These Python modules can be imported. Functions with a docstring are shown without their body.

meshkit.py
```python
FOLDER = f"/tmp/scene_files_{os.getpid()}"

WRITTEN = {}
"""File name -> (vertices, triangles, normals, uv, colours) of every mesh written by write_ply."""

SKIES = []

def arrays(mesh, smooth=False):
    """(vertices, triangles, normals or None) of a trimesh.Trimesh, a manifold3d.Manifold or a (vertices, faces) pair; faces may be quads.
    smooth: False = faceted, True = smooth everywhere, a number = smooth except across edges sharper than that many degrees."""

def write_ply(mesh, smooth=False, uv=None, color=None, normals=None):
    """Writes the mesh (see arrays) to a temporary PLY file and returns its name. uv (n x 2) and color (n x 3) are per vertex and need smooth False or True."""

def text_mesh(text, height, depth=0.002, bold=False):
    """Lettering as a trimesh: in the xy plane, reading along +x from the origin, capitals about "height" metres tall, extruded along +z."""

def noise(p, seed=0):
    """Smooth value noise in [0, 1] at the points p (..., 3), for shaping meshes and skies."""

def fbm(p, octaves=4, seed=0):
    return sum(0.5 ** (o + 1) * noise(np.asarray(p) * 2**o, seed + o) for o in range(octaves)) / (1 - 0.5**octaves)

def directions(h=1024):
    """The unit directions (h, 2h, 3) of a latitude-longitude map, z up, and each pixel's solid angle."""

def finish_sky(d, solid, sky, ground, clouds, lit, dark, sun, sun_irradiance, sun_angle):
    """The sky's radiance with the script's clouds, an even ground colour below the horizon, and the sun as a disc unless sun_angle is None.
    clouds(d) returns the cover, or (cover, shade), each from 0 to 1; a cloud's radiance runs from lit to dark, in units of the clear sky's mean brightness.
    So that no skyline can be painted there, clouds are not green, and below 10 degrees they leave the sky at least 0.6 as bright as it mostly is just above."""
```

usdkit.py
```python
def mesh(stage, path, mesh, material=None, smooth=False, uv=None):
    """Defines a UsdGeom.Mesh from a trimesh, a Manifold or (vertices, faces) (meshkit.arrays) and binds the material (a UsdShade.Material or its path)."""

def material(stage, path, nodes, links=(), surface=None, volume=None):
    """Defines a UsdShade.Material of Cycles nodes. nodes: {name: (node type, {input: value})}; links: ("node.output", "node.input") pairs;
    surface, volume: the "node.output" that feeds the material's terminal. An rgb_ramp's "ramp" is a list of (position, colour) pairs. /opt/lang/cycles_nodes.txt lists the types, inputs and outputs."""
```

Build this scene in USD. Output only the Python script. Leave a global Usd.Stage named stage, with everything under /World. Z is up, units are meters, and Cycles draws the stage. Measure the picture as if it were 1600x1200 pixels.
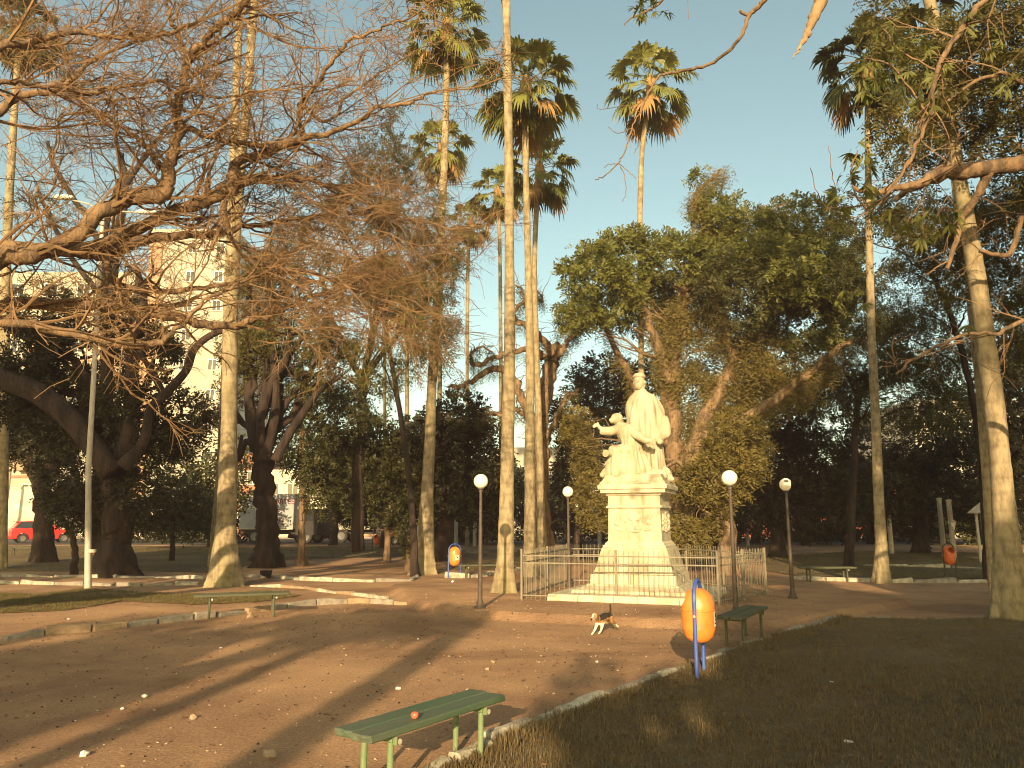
import math, numpy as np, trimesh, usdkit, meshkit, manifold3d as m3
from pxr import Usd, UsdGeom, UsdLux, UsdShade, Gf, Sdf, Vt
from scipy.spatial.transform import Rotation as Rot

stage = Usd.Stage.CreateInMemory()
UsdGeom.SetStageUpAxis(stage, "Z")
UsdGeom.Xform.Define(stage, "/World")
UsdGeom.Scope.Define(stage, "/World/Looks")

# ------------------------------------------------------------------ camera, sky, sun, exposure
FPX, HORIZON, CAM_H = 1200.0, 818.0, 1.65            # focal length and horizon row in photo pixels (1600 x 1200)
PITCH = math.atan((HORIZON - 600) / FPX)
EXPOSURE = 1.2
cam = UsdGeom.Camera.Define(stage, "/World/camera")
cam.CreateHorizontalApertureAttr(36.0); cam.CreateVerticalApertureAttr(27.0)
cam.CreateFocalLengthAttr(36.0 * FPX / 1600)
cam.CreateClippingRangeAttr(Gf.Vec2f(0.1, 2000))
cam.CreateExposureAttr(EXPOSURE)
cam.AddTranslateOp().Set(Gf.Vec3d(0, 0, CAM_H))
cam.AddRotateXOp().Set(90 + math.degrees(PITCH))

SUN_EL = math.radians(16.5)
SH_AZ = math.radians(8.0)                            # shadows fall this far to the right of straight ahead
SUN = np.array([-math.sin(SH_AZ) * math.cos(SUN_EL), -math.cos(SH_AZ) * math.cos(SUN_EL), math.sin(SUN_EL)])
dome = UsdLux.DomeLight.Define(stage, "/World/sky")
dm = usdkit.material(stage, "/World/Looks/sky_look", {
    "s": ("sky_texture", {"sky_type": "single_scattering", "sun_disc": False, "sun_elevation": SUN_EL,
                           "sun_rotation": math.atan2(SUN[0], SUN[1]), "altitude": 0.0, "air_density": 1.0, "aerosol_density": 2.2, "ozone_density": 0.6}),
    "t": ("mix", {"mix_type": "multiply", "fac": 1.0, "color2": (1.02, 1.07, 0.78)}), "b": ("background_shader", {"strength": 0.105})}, [("s.color", "t.color1"), ("t.color", "b.color")], surface="b.background")
UsdShade.MaterialBindingAPI.Apply(dome.GetPrim()).Bind(dm)
dome.GetPrim().SetCustomDataByKey("kind", "structure")
sun = UsdLux.DistantLight.Define(stage, "/World/sun")
sun.CreateIntensityAttr(1.25); sun.CreateNormalizeAttr(True); sun.CreateAngleAttr(0.5)
sun.CreateColorAttr(Gf.Vec3f(1.0, 0.74, 0.41))
sun.AddOrientOp().Set(Gf.Quatf(Gf.Rotation(Gf.Vec3d(0, 0, 1), Gf.Vec3d(*SUN)).GetQuat()))

# ------------------------------------------------------------------ where a point of the picture lies in the place
FW = np.array([0, math.cos(PITCH), math.sin(PITCH)]); UP = np.array([0, -math.sin(PITCH), math.cos(PITCH)])
CAM = np.array([0, 0, CAM_H])
def smooth(a, b, x):
    t = np.clip((np.asarray(x, float) - a) / (b - a), 0, 1); return t * t * (3 - 2 * t)
def gz(x, y):
    """Height of the ground: flat in front, rising a little towards the street."""
    return 0.32 * smooth(28, 56, y)
def ray(px, py): return FW + np.array([(px - 800) / FPX, 0, 0]) + UP * (600 - py) / FPX
def at(px, py, Y):
    r = ray(px, py); return CAM + r * (Y / r[1])
def ground(px, py, z=0.0):
    r, h = ray(px, py), z
    for _ in range(6):
        p = CAM + r * ((h - CAM_H) / r[2]); h = z + float(gz(p[0], p[1]))
    return p
def size_at(px_len, Y): return px_len * Y / (FPX * math.cos(PITCH)) * 1.0

# ------------------------------------------------------------------ prims
used = {}
def path_for(name, parent="/World"):
    k = (parent, name); n = used.get(k, 0); used[k] = n + 1
    return f"{parent}/{name}" if n == 0 else f"{parent}/{name}_{n:03d}"
def tag(prim, label=None, cat=None, group=None, kind=None):
    for k, v in (("label", label), ("category", cat), ("group", group), ("kind", kind)):
        if v: prim.SetCustomDataByKey(k, v)
    return prim
def thing(name, label, cat, loc=(0, 0, 0), rz=0.0, group=None):
    x = UsdGeom.Xform.Define(stage, path_for(name))
    x.AddTranslateOp().Set(Gf.Vec3d(*map(float, loc))); x.AddRotateZOp().Set(float(rz))
    return tag(x.GetPrim(), label, cat, group)
def obj(name, mesh, mat, parent=None, smooth=False, label=None, kind=None, cat=None, group=None, loc=None):
    """One mesh prim: a part of PARENT, or top-level."""
    p = path_for(name, str(parent.GetPath()) if parent is not None else "/World")
    m = usdkit.mesh(stage, p, mesh, mat, smooth)
    if loc is not None: m.AddTranslateOp().Set(Gf.Vec3d(*map(float, loc)))
    tag(m.GetPrim(), label, cat, group, kind)
    return m.GetPrim()
def rel(mesh, loc):
    """World-space vertices to the frame of a thing standing at loc."""
    v, f = mesh[:2] if isinstance(mesh, (tuple, list)) else (mesh.vertices, mesh.faces)
    return np.asarray(v) - np.asarray(loc, float), np.asarray(f)
def dup(src, loc, rz, label, group=None, scale=None):
    was = src.GetCustomData()
    x = UsdGeom.Xform.Define(stage, path_for(src.GetName().rstrip("0123456789").rstrip("_")))
    x.AddTranslateOp().Set(Gf.Vec3d(*map(float, loc))); x.AddRotateZOp().Set(float(rz))
    p = x.GetPrim()
    p.GetReferences().AddInternalReference(src.GetPath()); p.SetInstanceable(True)
    return tag(p, label, was["category"], group or was.get("group"))

# ------------------------------------------------------------------ mesh helpers
def join(parts):
    v, f, n = [], [], 0
    for p in parts:
        a, b = (p.vertices, p.faces) if hasattr(p, "vertices") else p[:2]
        v.append(np.asarray(a)); f.append(np.asarray(b) + n); n += len(a)
    return np.vstack(v), np.vstack(f)
def tube(points, radii, sides=6, caps=True):
    p = np.asarray(points, float); r = np.broadcast_to(np.asarray(radii, float), (len(p),))
    t = np.gradient(p, axis=0); t /= np.linalg.norm(t, axis=1, keepdims=True) + 1e-12
    ref = np.where(np.abs(t[:, 2:]) < 0.9, [0, 0, 1.0], [1.0, 0, 0])
    if np.abs(t[:, 2]).max() > 0.9 and np.abs(t[:, 2]).min() < 0.9: ref = np.broadcast_to([0.31, 0.77, 0.55], t.shape)
    a = np.cross(t, ref); a /= np.linalg.norm(a, axis=1, keepdims=True) + 1e-12
    b, ang = np.cross(t, a), np.arange(sides) * 2 * np.pi / sides
    v = p[:, None] + r[:, None, None] * (np.cos(ang)[None, :, None] * a[:, None] + np.sin(ang)[None, :, None] * b[:, None])
    i, j = np.meshgrid(np.arange(len(p) - 1), np.arange(sides), indexing="ij")
    q = np.stack([i * sides + j, i * sides + (j + 1) % sides, (i + 1) * sides + (j + 1) % sides, (i + 1) * sides + j], -1).reshape(-1, 4)
    f = np.vstack([q[:, [0, 2, 1]], q[:, [0, 3, 2]]]); v = v.reshape(-1, 3)
    if caps and sides > 3:
        n = len(v); v = np.vstack([v, p[:1], p[-1:]]); k = np.arange(sides); e = (len(p) - 1) * sides
        f = np.vstack([f, np.stack([np.full(sides, n), k, (k + 1) % sides], 1), np.stack([np.full(sides, n + 1), e + (k + 1) % sides, e + k], 1)])
    return v, f
def bez(points, n):
    """A smooth polyline through points (Catmull-Rom)."""
    p = np.asarray(points, float); p = np.vstack([2 * p[0] - p[1], p, 2 * p[-1] - p[-2]]); out = []
    for i in range(1, len(p) - 2):
        t = np.linspace(0, 1, n, endpoint=False)[:, None]
        out.append(0.5 * (2 * p[i] + (p[i + 1] - p[i - 1]) * t + (2 * p[i - 1] - 5 * p[i] + 4 * p[i + 1] - p[i + 2]) * t**2 + (3 * p[i] - p[i - 1] - 3 * p[i + 1] + p[i + 2]) * t**3))
    return np.vstack(out + [p[-2:-1]])
def box(x0, x1, y0, y1, z0, z1, bevel=0.0):
    if bevel:
        b = bevel
        c = [(sx, sy, sz) for sx in (0, 1) for sy in (0, 1) for sz in (0, 1)]
        pts = []
        for sx, sy, sz in c:
            X, Y, Z = (x1, -1) if sx else (x0, 1), (y1, -1) if sy else (y0, 1), (z1, -1) if sz else (z0, 1)
            pts += [(X[0], Y[0] + Y[1] * b, Z[0] + Z[1] * b), (X[0] + X[1] * b, Y[0], Z[0] + Z[1] * b), (X[0] + X[1] * b, Y[0] + Y[1] * b, Z[0])]
        h = m3.Manifold.hull_points(np.array(pts)); m = h.to_mesh()
        return m.vert_properties[:, :3].astype(float), m.tri_verts.astype(int)
    m = trimesh.creation.box([x1 - x0, y1 - y0, z1 - z0]); m.apply_translation([(x0 + x1) / 2, (y0 + y1) / 2, (z0 + z1) / 2])
    return np.array(m.vertices), np.array(m.faces)
def lathe(profile, sides=20, centre=(0, 0)):
    pr = np.asarray(profile, float); a = np.arange(sides) * 2 * np.pi / sides
    v = np.stack([centre[0] + pr[:, :1] * np.cos(a), centre[1] + pr[:, :1] * np.sin(a), np.broadcast_to(pr[:, 1:], (len(pr), sides))], -1).reshape(-1, 3)
    i, j = np.meshgrid(np.arange(len(pr) - 1), np.arange(sides), indexing="ij")
    q = np.stack([i * sides + j, i * sides + (j + 1) % sides, (i + 1) * sides + (j + 1) % sides, (i + 1) * sides + j], -1).reshape(-1, 4)
    return v, np.vstack([q[:, [0, 1, 2]], q[:, [0, 2, 3]]])
def spin(mesh, deg, c=(0, 0, 0), axis="z"):
    v, f = mesh; R = Rot.from_euler(axis, deg, degrees=True).as_matrix()
    return (np.asarray(v) - c) @ R.T + c, f
def shift(mesh, d): return np.asarray(mesh[0]) + np.asarray(d, float), mesh[1]
def prism(poly, y0, y1):
    """An x-z outline pushed from y0 to y1."""
    from shapely.geometry import Polygon
    m = trimesh.creation.extrude_polygon(Polygon(poly), y1 - y0, engine="earcut")
    v = np.array(m.vertices); v = np.stack([v[:, 0], y1 - v[:, 2], v[:, 1]], 1)
    return v, np.array(m.faces)
def sph(p, r, n=20): return m3.Manifold.sphere(r, n).translate(tuple(map(float, p)))
def bone(a, ra, b, rb): return m3.Manifold.batch_hull([sph(a, ra), sph(b, rb)])
def chain(pts):
    """pts: (point, radius) list -> hulls between neighbours"""
    return [bone(pts[i][0], pts[i][1], pts[i + 1][0], pts[i + 1][1]) for i in range(len(pts) - 1)]
def fuse(ms, length, it=8):
    m = m3.Manifold.batch_boolean(ms, m3.OpType.Add).refine_to_length(length).to_mesh()
    t = trimesh.Trimesh(m.vert_properties[:, :3].astype(float), m.tri_verts.astype(int), process=True)
    trimesh.smoothing.filter_taubin(t, lamb=0.5, nu=0.52, iterations=it)
    return t

# ------------------------------------------------------------------ materials
L = "/World/Looks/"
def mat(name, a, b=None, scale=4.0, rough=0.8, bump=0.0, bscale=None, detail=5, dist=0.02, spec=0.3, stretch=None, island=False, metal=0.0, coat=0.0, contrast=(0.3, 0.7)):
    b = b or tuple(x * 0.7 for x in a)
    n = {"g": ("texture_coordinate", {}), "m": ("mapping", {"scale": stretch or (1, 1, 1)}), "n": ("noise_texture", {"scale": scale, "detail": detail, "roughness": 0.6}),
         "r": ("rgb_ramp", {"ramp": [(contrast[0], a), (contrast[1], b)]}), "p": ("principled_bsdf", {"roughness": rough, "specular_ior_level": spec, "metallic": metal, "coat_weight": coat})}
    l = [("g.object", "m.vector"), ("m.vector", "n.vector"), ("n.fac", "r.fac"), ("r.color", "p.base_color")]
    if bump:
        n |= {"n2": ("noise_texture", {"scale": bscale or scale * 4, "detail": 6, "roughness": 0.65}), "b": ("bump", {"strength": bump, "distance": dist})}
        l += [("m.vector", "n2.vector"), ("n2.fac", "b.height"), ("b.normal", "p.normal")]
    if island:
        n |= {"i": ("geometry", {}), "h": ("hsv", {"saturation": 1.0}), "mr": ("map_range", {"to_min": 0.55, "to_max": 1.35})}
        l = [x for x in l if x[1] != "p.base_color"] + [("i.random_per_island", "mr.value"), ("mr.result", "h.value"), ("r.color", "h.color"), ("h.color", "p.base_color")]
    return usdkit.material(stage, L + name, n, l, surface="p.BSDF")
def leaf_mat(name, a, b, c, trans=0.3, rough=0.55):
    """Leaves: colour varies from leaf to leaf and from clump to clump; some light passes through."""
    n = {"g": ("geometry", {}), "r": ("rgb_ramp", {"ramp": [(0, a), (0.55, b), (1, c)]}), "t": ("texture_coordinate", {}), "n": ("noise_texture", {"scale": 0.9, "detail": 2}),
         "m1": ("math", {"math_type": "multiply_add", "value2": 0.55, "value3": 0.0}), "m2": ("math", {"math_type": "multiply_add", "value2": 0.9, "value3": -0.22}), "ad": ("math", {"math_type": "add", "use_clamp": True}),
         "p": ("principled_bsdf", {"roughness": rough, "specular_ior_level": 0.35}), "tr": ("translucent_bsdf", {}), "mx": ("mix_closure", {"fac": trans})}
    l = [("g.random_per_island", "m1.value1"), ("t.object", "n.vector"), ("n.fac", "m2.value1"), ("m1.value", "ad.value1"), ("m2.value", "ad.value2"), ("ad.value", "r.fac"),
         ("r.color", "p.base_color"), ("r.color", "tr.color"), ("p.BSDF", "mx.closure1"), ("tr.BSDF", "mx.closure2")]
    return usdkit.material(stage, L + name, n, l, surface="mx.closure")

M = {}
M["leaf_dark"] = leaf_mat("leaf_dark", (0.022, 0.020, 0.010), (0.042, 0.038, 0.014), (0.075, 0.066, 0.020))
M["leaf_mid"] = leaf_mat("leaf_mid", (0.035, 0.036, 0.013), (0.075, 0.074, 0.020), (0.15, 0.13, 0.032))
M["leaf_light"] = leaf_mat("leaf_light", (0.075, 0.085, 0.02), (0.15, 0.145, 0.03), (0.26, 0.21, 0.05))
M["leaf_olive"] = leaf_mat("leaf_olive", (0.06, 0.055, 0.014), (0.12, 0.10, 0.022), (0.20, 0.15, 0.032))
M["leaf_moss"] = leaf_mat("leaf_moss", (0.10, 0.08, 0.022), (0.18, 0.14, 0.036), (0.30, 0.21, 0.06))
M["leaf_rust"] = leaf_mat("leaf_rust", (0.09, 0.05, 0.02), (0.16, 0.085, 0.03), (0.25, 0.13, 0.04))
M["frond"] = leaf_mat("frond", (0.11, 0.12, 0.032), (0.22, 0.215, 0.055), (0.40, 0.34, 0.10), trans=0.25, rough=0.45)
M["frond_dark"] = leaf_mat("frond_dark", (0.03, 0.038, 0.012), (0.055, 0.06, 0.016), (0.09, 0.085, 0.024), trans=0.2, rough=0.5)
M["frond_dry"] = leaf_mat("frond_dry", (0.22, 0.13, 0.05), (0.33, 0.20, 0.08), (0.45, 0.30, 0.13), trans=0.2, rough=0.7)
M["grass"] = leaf_mat("grass_blade", (0.11, 0.080, 0.040), (0.19, 0.135, 0.068), (0.35, 0.235, 0.13), trans=0.3, rough=0.6)
M["grass_dry"] = leaf_mat("grass_dry", (0.10, 0.08, 0.03), (0.17, 0.13, 0.05), (0.30, 0.20, 0.09), trans=0.3, rough=0.6)
M["bark"] = mat("bark", (0.22, 0.14, 0.08), (0.09, 0.06, 0.04), 6, 0.9, 1.0, 16, stretch=(1, 1, 0.25), dist=0.06, contrast=(0.4, 0.62))
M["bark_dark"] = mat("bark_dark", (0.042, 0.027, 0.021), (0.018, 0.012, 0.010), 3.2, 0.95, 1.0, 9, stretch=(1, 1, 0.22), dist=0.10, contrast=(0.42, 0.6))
M["bark_pale"] = mat("bark_pale", (0.33, 0.23, 0.13), (0.18, 0.12, 0.065), 6, 0.9, 0.7, 20, stretch=(1, 1, 0.35), dist=0.03)
M["twig"] = mat("twig", (0.37, 0.225, 0.115), (0.22, 0.13, 0.07), 2.5, 0.85, 0, island=True)
M["twig_dark"] = mat("twig_dark", (0.10, 0.075, 0.055), (0.055, 0.04, 0.03), 2.5, 0.9, 0, island=True)

def palm_bark(name, a, b, moss):
    n = {"t": ("texture_coordinate", {}), "w": ("wave_texture", {"bands_direction": "z", "profile": "saw", "scale": 1.15, "distortion": 3.4, "detail": 4, "detail_scale": 1.6}),
         "n": ("noise_texture", {"scale": 7, "detail": 7, "roughness": 0.68}), "n2": ("noise_texture", {"scale": 1.3, "detail": 4}), "mp": ("mapping", {"scale": (1, 1, 0.35)}),
         "r": ("rgb_ramp", {"ramp": [(0.40, b), (0.52, a), (0.66, tuple(min(1, x * 1.25) for x in a))]}), "r2": ("rgb_ramp", {"ramp": [(0.48, (0, 0, 0)), (0.7, (1, 1, 1))]}),
         "mx": ("mix", {"mix_type": "mix", "color2": moss}), "ad": ("math", {"math_type": "multiply_add", "value2": 0.35, "value3": 0.0}), "b": ("bump", {"strength": 0.6, "distance": 0.025}),
         "rr": ("rgb_ramp", {"ramp": [(0.0, (0.84, 0.83, 0.82)), (0.25, (1, 1, 1)), (0.8, (1, 1, 1)), (1.0, (0.86, 0.85, 0.84))]}), "rm": ("mix", {"mix_type": "multiply", "fac": 1.0}), "ad2": ("math", {"math_type": "add"}), "mo": ("math", {"math_type": "multiply", "value2": 0.6}), "p": ("principled_bsdf", {"roughness": 0.88, "specular_ior_level": 0.2})}
    l = [("t.object", "w.vector"), ("t.object", "mp.vector"), ("mp.vector", "n.vector"), ("mp.vector", "n2.vector"), ("n.fac", "r.fac"), ("r.color", "mx.color1"), ("n2.fac", "r2.fac"), ("r2.color", "mo.value1"), ("mo.value", "mx.fac"),
         ("w.fac", "rr.fac"), ("mx.color", "rm.color1"), ("rr.color", "rm.color2"), ("rm.color", "p.base_color"), ("w.fac", "ad.value1"), ("ad.value", "ad2.value1"), ("n.fac", "ad2.value2"), ("ad2.value", "b.height"), ("b.normal", "p.normal")]
    return usdkit.material(stage, L + name, n, l, surface="p.BSDF")
M["palm"] = palm_bark("palm_bark", (0.25, 0.20, 0.125), (0.155, 0.12, 0.075), (0.165, 0.145, 0.065))
M["palm_dark"] = palm_bark("palm_bark_dark", (0.20, 0.16, 0.11), (0.11, 0.085, 0.06), (0.12, 0.12, 0.05))

def ground_mat(name, a, b, speck, speck_at=0.62, big=0.5, bumpd=0.03):
    n = {"t": ("geometry", {}), "n": ("noise_texture", {"scale": big, "detail": 7, "roughness": 0.62}), "f": ("noise_texture", {"scale": 34, "detail": 5, "roughness": 0.7}),
         "v": ("voronoi_texture", {"scale": 22, "randomness": 1}), "k": ("noise_texture", {"scale": 5.5, "detail": 3}),
         "r": ("rgb_ramp", {"ramp": [(0.34, a), (0.66, b)]}), "fr": ("rgb_ramp", {"ramp": [(0.3, (0.62, 0.62, 0.62)), (0.7, (1.22, 1.22, 1.22))]}), "mu": ("mix", {"mix_type": "multiply", "fac": 1.0}),
         "vr": ("rgb_ramp", {"ramp": [(0.06, (1, 1, 1)), (0.16, (0, 0, 0))]}), "kr": ("rgb_ramp", {"ramp": [(speck_at - 0.1, (0, 0, 0)), (speck_at, (1, 1, 1))]}), "km": ("mix", {"mix_type": "multiply", "fac": 1.0}),
         "sp": ("mix", {"mix_type": "mix", "color2": speck}), "w": ("noise_texture", {"scale": 0.23, "detail": 5, "roughness": 0.7, "distortion": 0.6}), "wr": ("rgb_ramp", {"ramp": [(0.36, (0.66, 0.62, 0.62)), (0.52, (1.0, 1.0, 1.0)), (0.66, (1.18, 1.16, 1.1))]}), "wm": ("mix", {"mix_type": "multiply", "fac": 1.0}), "bw": ("rgb_to_bw", {}), "b": ("bump", {"strength": 0.75, "distance": bumpd}), "ba": ("math", {"math_type": "multiply_add", "value2": 0.5}), "p": ("principled_bsdf", {"roughness": 0.95, "specular_ior_level": 0.15})}
    l = [("t.position", "n.vector"), ("t.position", "f.vector"), ("t.position", "v.vector"), ("t.position", "k.vector"), ("n.fac", "r.fac"), ("f.fac", "fr.fac"), ("r.color", "mu.color1"), ("fr.color", "mu.color2"),
         ("v.distance", "vr.fac"), ("k.fac", "kr.fac"), ("vr.color", "km.color1"), ("kr.color", "km.color2"), ("km.color", "bw.color"), ("bw.val", "sp.fac"), ("t.position", "w.vector"), ("w.fac", "wr.fac"), ("mu.color", "wm.color1"), ("wr.color", "wm.color2"), ("wm.color", "sp.color1"), ("sp.color", "p.base_color"),
         ("f.fac", "ba.value1"), ("n.fac", "ba.value3"), ("ba.value", "b.height"), ("b.normal", "p.normal")]
    return usdkit.material(stage, L + name, n, l, surface="p.BSDF")
M["dirt"] = ground_mat("dirt", (0.38, 0.23, 0.13), (0.26, 0.15, 0.088), (0.13, 0.08, 0.05), 0.55)
M["sand"] = ground_mat("sand", (0.34, 0.215, 0.115), (0.25, 0.155, 0.085), (0.12, 0.08, 0.05), 0.66)
M["lawn"] = ground_mat("lawn_soil", (0.11, 0.085, 0.046), (0.15, 0.105, 0.06), (0.16, 0.09, 0.05), 0.58, 0.7, 0.04)
M["lawn_dry"] = ground_mat("dry_lawn_soil", (0.15, 0.115, 0.05), (0.30, 0.185, 0.10), (0.10, 0.07, 0.04), 0.58, 0.8, 0.04)
M["asphalt"] = mat("asphalt", (0.06, 0.055, 0.05), (0.04, 0.038, 0.036), 3, 0.9, 0.3, 60)
M["pave"] = mat("pave", (0.30, 0.25, 0.19), (0.2, 0.165, 0.13), 3, 0.9, 0.3, 30)
M["kerb"] = mat("kerb_lime", (0.42, 0.38, 0.30), (0.20, 0.165, 0.125), 7, 0.9, 0.6, 24, contrast=(0.38, 0.66))
M["kerb_worn"] = mat("kerb_worn", (0.27, 0.24, 0.20), (0.15, 0.125, 0.10), 7, 0.9, 0.6, 24)
M["kerb_dirty"] = mat("kerb_dirty", (0.30, 0.21, 0.13), (0.2, 0.14, 0.09), 7, 0.9, 0.6, 24)
M["marble"] = mat("marble", (0.41, 0.365, 0.26), (0.19, 0.145, 0.085), 3.0, 0.75, 0.4, 38, stretch=(1.5, 1.5, 0.35), dist=0.012, contrast=(0.42, 0.74))
M["marble_clean"] = mat("marble_clean", (0.44, 0.395, 0.29), (0.24, 0.195, 0.12), 3.0, 0.7, 0.35, 40, stretch=(1.3, 1.3, 0.4), dist=0.01, contrast=(0.45, 0.8))
M["rail"] = mat("fence_paint", (0.20, 0.17, 0.125), (0.13, 0.11, 0.08), 6, 0.6, 0.2, 40)
M["bench"] = mat("bench_paint", (0.036, 0.080, 0.040), (0.095, 0.095, 0.072), 5, 0.6, 0.45, 30, stretch=(0.15, 1, 1), dist=0.006)
M["bench_leg"] = mat("bench_leg", (0.10, 0.165, 0.075), (0.16, 0.19, 0.105), 14, 0.5, 0.2, 40)
M["bench_old"] = mat("bench_old", (0.055, 0.062, 0.036), (0.08, 0.075, 0.048), 6, 0.8, 0.4, 30)
M["bin"] = mat("bin_plastic", (0.72, 0.235, 0.035), (0.48, 0.15, 0.03), 6, 0.42, 0.06, 30, spec=0.5, coat=0.2)
M["bin_red"] = mat("bin_faded", (0.62, 0.13, 0.03), (0.5, 0.1, 0.025), 3, 0.4, 0.06, 30, spec=0.5)
M["blue"] = mat("blue_paint", (0.030, 0.065, 0.33), (0.05, 0.09, 0.30), 6, 0.4, 0.1, 40, spec=0.5)
M["black"] = mat("black", (0.02, 0.018, 0.018), (0.03, 0.026, 0.024), 4, 0.7)
M["lamp_pole"] = mat("lamp_pole", (0.075, 0.055, 0.042), (0.045, 0.034, 0.028), 8, 0.6, 0.3, 40)
M["globe"] = mat("globe", (0.80, 0.76, 0.66), (0.72, 0.67, 0.56), 4, 0.25, 0, spec=0.5, coat=0.3)
M["galv"] = mat("galvanised", (0.42, 0.38, 0.32), (0.33, 0.29, 0.24), 5, 0.55, 0.1, 40)
M["white"] = mat("white_paint", (0.74, 0.70, 0.62), (0.62, 0.57, 0.49), 4, 0.6)
M["offwhite"] = mat("offwhite", (0.33, 0.325, 0.32), (0.26, 0.255, 0.25), 3, 0.6)
M["text"] = mat("lettering", (0.16, 0.04, 0.05), (0.12, 0.03, 0.04), 5, 0.6)
M["red_car"] = mat("red_paint", (0.62, 0.03, 0.03), (0.58, 0.025, 0.025), 2, 0.25, 0, spec=0.5, coat=0.6)
M["red_dull"] = mat("red_dull", (0.20, 0.03, 0.03), (0.16, 0.025, 0.03), 3, 0.5)
M["glass_dark"] = mat("dark_glass", (0.02, 0.02, 0.022), (0.03, 0.03, 0.03), 2, 0.12, 0, spec=0.6)
M["tyre"] = mat("tyre", (0.025, 0.023, 0.022), (0.03, 0.028, 0.027), 8, 0.85)
M["chrome"] = mat("rim_metal", (0.16, 0.155, 0.15), (0.12, 0.115, 0.11), 6, 0.45, 0, metal=0.3)
M["cream"] = mat("cream_render", (0.36, 0.335, 0.27), (0.27, 0.245, 0.195), 0.5, 0.9, 0.1, 8)
M["ochre"] = mat("ochre_render", (0.32, 0.20, 0.125), (0.25, 0.155, 0.10), 0.6, 0.9, 0.1, 8)
M["roughcast"] = mat("stained_wall", (0.52, 0.46, 0.36), (0.36, 0.31, 0.24), 1.2, 0.95, 0.2, 12)
M["redwall"] = mat("red_wall", (0.36, 0.075, 0.035), (0.28, 0.06, 0.03), 0.8, 0.9)
M["brickwall"] = mat("brick_wall", (0.30, 0.14, 0.08), (0.22, 0.10, 0.06), 2, 0.9)
M["tile"] = mat("roof_tile", (0.36, 0.17, 0.09), (0.26, 0.12, 0.07), 4, 0.9, 0.4, 14)
M["stone"] = mat("rubble", (0.36, 0.27, 0.18), (0.22, 0.16, 0.11), 12, 0.95, 0.6, 40)
M["litter"] = mat("litter", (0.70, 0.66, 0.58), (0.58, 0.54, 0.47), 6, 0.8)
M["apple"] = mat("apple_skin", (0.55, 0.05, 0.04), (0.5, 0.14, 0.06), 9, 0.35, 0, spec=0.5)
M["dry_leaf"] = leaf_mat("dry_leaf", (0.10, 0.05, 0.025), (0.20, 0.10, 0.045), (0.34, 0.20, 0.09), trans=0.1, rough=0.8)
M["orange_steel"] = mat("orange_steel", (0.60, 0.13, 0.03), (0.5, 0.1, 0.025), 4, 0.5)
M["wood_white"] = mat("white_post", (0.36, 0.33, 0.28), (0.24, 0.22, 0.18), 5, 0.8)
M["teal"] = mat("teal_spray", (0.20, 0.42, 0.38), (0.26, 0.44, 0.38), 4, 0.9)

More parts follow.
